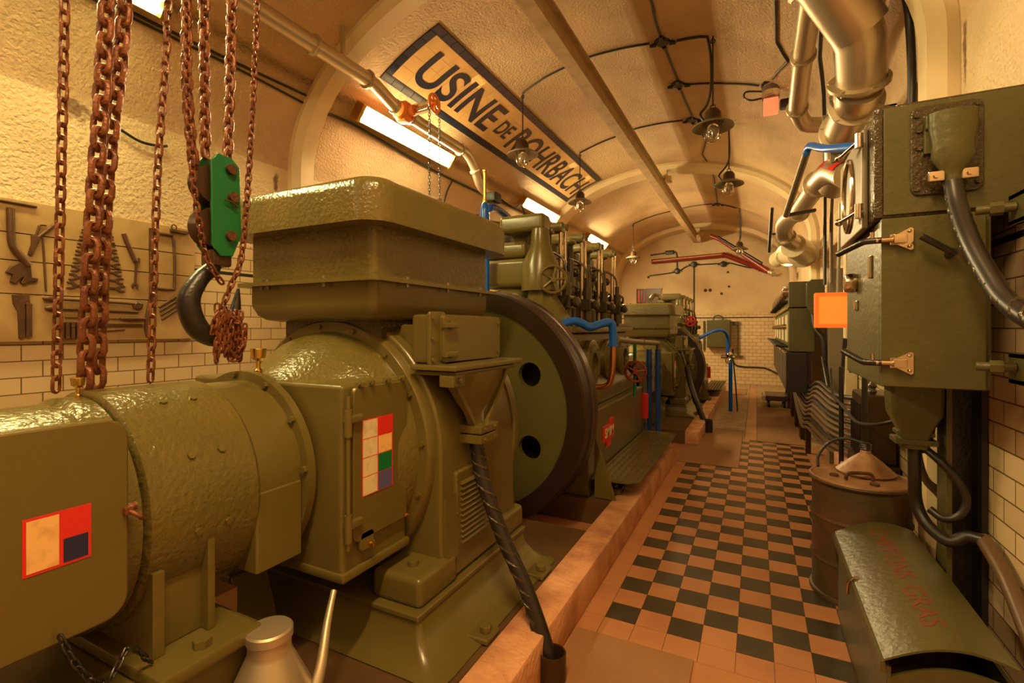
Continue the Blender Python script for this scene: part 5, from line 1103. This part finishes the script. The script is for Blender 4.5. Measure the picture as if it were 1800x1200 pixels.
for k in range(11):
    z1 = 1.06-.052*k; j = random.uniform(-.01, .01); r_ = .017 if k % 3 else .021
    cable('bundled_cable', [(.50+.012*(k % 3), 9.3, 1.05-.02*k), (.52+j, 8.3, 1.0-.045*k), (.60-.008*k, 7.3, .86-.05*k), (.62-.010*k, 6.4, z1-.06), (.66-.006*k, 5.6, z1-.085), (.70, 4.95, z1-.045), (.80, 4.55-.02*k, z1+.02)], r_, BCB if k % 4 else CBL,
          f'{["topmost", "second", "third", "fourth", "fifth", "sixth", "seventh", "eighth", "ninth", "tenth", "lowest"][k]} cable of the bundle sweeping low along the right wall behind the drum', group='bundled cables along the right wall', n=8)
cable('bundled_cable', [(.72, 7.0, 1.25), (.74, 6.6, .9), (.76, 6.3, .7), (.78, 6.0, 1.0), (.80, 5.9, 1.5)], .022, CBL, 'dark cable looping down the right wall between cabinets and guard rail')
tag(MB().box(.80, .905, 5.9, 6.05, 0, 2.6, .01).build('vertical_casing', IVO), 'pale vertical casing on the right wall behind the orange lamp', 'casing')
tag(MB().box(.76, .905, 6.75, 6.95, 0, 2.3, .005).build('support_post', STR), 'dark vertical channel beside the far switch cabinets', 'post')
cable('conduit', [(.76, 5.3, 1.2), (.76, 5.3, 2.5), (.74, 5.0, 3.0)], .014, CBL, 'black conduit rising left of the big cabinet behind the orange lamp', group='conduits on the right wall', smooth=3)
cable('conduit', [(.70, 6.6, 2.1), (.70, 6.6, 2.9), (.66, 6.2, 3.35), (.52, 5.0, 3.65), (.42, 4.2, 3.78), (.44, 2.4, 3.85)], .018, CBL, 'black conduit climbing beside the ducts, left of two', group='conduits on the right wall', smooth=3)
cable('conduit', [(.74, 6.4, 2.1), (.74, 6.4, 2.9), (.72, 6.0, 3.30), (.60, 4.8, 3.58), (.50, 4.0, 3.68), (.50, 2.4, 3.72)], .018, BCB, 'brown conduit climbing beside the ducts, right of two', group='conduits on the right wall', smooth=3)
cable('conduit', [(.62, 3.5, 3.85), (.76, 3.52, 3.55), (.79, 3.5, 3.1), (.79, 3.5, 2.75), (.80, 3.4, 2.4)], .022, CBL, 'thick black conduit dropping behind the big cabinet by the near rib', group='conduits on the right wall', smooth=3)
# far switchgear
for k in range(5):
    y0 = 7.2+1.02*k; y1 = y0+1.0
    t = thing('switchgear_unit', ['nearest dark olive switchgear unit on the right wall with dials', 'second dark olive switchgear unit from the near end', 'third dark olive switchgear unit in the middle of the row', 'fourth dark olive switchgear unit from the near end', 'farthest dark olive switchgear unit near the end wall'][k], 'cabinet', (.5, (y0+y1)/2, 0), 'switchgear units along the right wall')
    MB().box(.37, .66, y0, y1, 1.30, 1.86, .012).build('lower_cabinet', GF, t); MB().box(.37, .62, y0+.01, y1-.01, 1.87, 2.20, .01).build('upper_cabinet', GF, t)
    MB().box(.34, .58, y0+.02, y1-.02, .78, 1.29, .01).build('cable_box', BLK, t)
    for s in (0, 1): MB().box(.56, .62, y0+.05+.84*s, y0+.11+.84*s, 0, 1.30).build('leg', DKB, t)
    MB().box(.33, .36, y0, y1, 1.845, 1.87).build('handrail', BRS, t)
    for s in range(3):
        y = y0+.2+.3*s
        MB().lathe([(.07, 0), (.07, .06), (.06, .065)], (.37, y, 2.08), (-1, 0, 0), 20).build('gauge', CHR, t); MB().cyl((.37, y, 1.95), (.27, y, 1.95), .022, n=10).build('switch_knob', BLK, t)
        MB().box(.355, .37, y-.11, y+.11, 1.42, 1.78, .004).build('panel', IVO if s < 2 else GF, t); MB().lathe([(.035, 0), (.035, .05)], (.355, y, 1.62), (-1, 0, 0), 14).build('indicator', CHR, t)
        MB().tube([(.37, y, 1.36), (.30, y, 1.36), (.22, y-.05, 1.38)], .016, 8, 2).build('lever', BLK, t)
    MB().cyl((.34, y0+.1, 1.28), (.34, y1-.1, 1.28), .018, n=8).build('rail', CHR, t)
t = thing('sealing_end', 'boxy olive cable hood mounted at the near end of the switchgear', 'cable box', (.65, 7.0, 1.6))
MB().prism([(.55, 6.98, 2.16), (.60, 6.98, 2.2), (.74, 6.98, 2.2), (.74, 6.98, 1.9), (.66, 6.98, 1.78), (.60, 6.98, 1.78), (.55, 6.98, 1.9)], (0, .20, 0)).build('hood', GF, t, bevel=.006)
cable('hood_cable', [(.62, 7.05, 1.80), (.64, 7.0, 1.6), (.72, 6.95, 1.45), (.74, 6.95, 1.1), (.72, 6.95, .7)], .028, CBL, None, par=t)
t = thing('low_trolley', 'low dark trolley with a pale roll parked below the far switchgear', 'trolley', (.4, 11.5, 0))
MB().box(.16, .56, 11.1, 11.9, .14, .24, .01).build('deck', DKB, t); MB().cyl((.14, 11.12, .18), (.14, 11.85, .18), .055, n=16).build('pale_roll', IVO, t)
for x in (.22, .5):
    for y in (11.2, 11.8): MB().cyl((x-.02, y, .07), (x+.02, y, .07), .07, n=16).build('wheel', BLK, t)
# rubber mats on the floor
def mat_(x0, x1, y0, y1, l):
    tag(MB().box(x0, x1, y0, y1, .0005, .010, .002).build('rubber_mat', MATM), l, 'mat', 'brown mats on the floor')
mat_(-.855, -.27, .9, 2.478, 'brown mat in the foreground left of the checkered tiles')
mat_(-.862, -.185, 6.12, 8.40, 'brown mat beside the plinth at the far end of the step plate')
mat_(.01, .60, 7.70, 11.0, 'long brown mat along the switchgear on the right')
mat_(-.62, -.22, 12.9, 14.2, 'small far mat in front of the end wall cabinet')
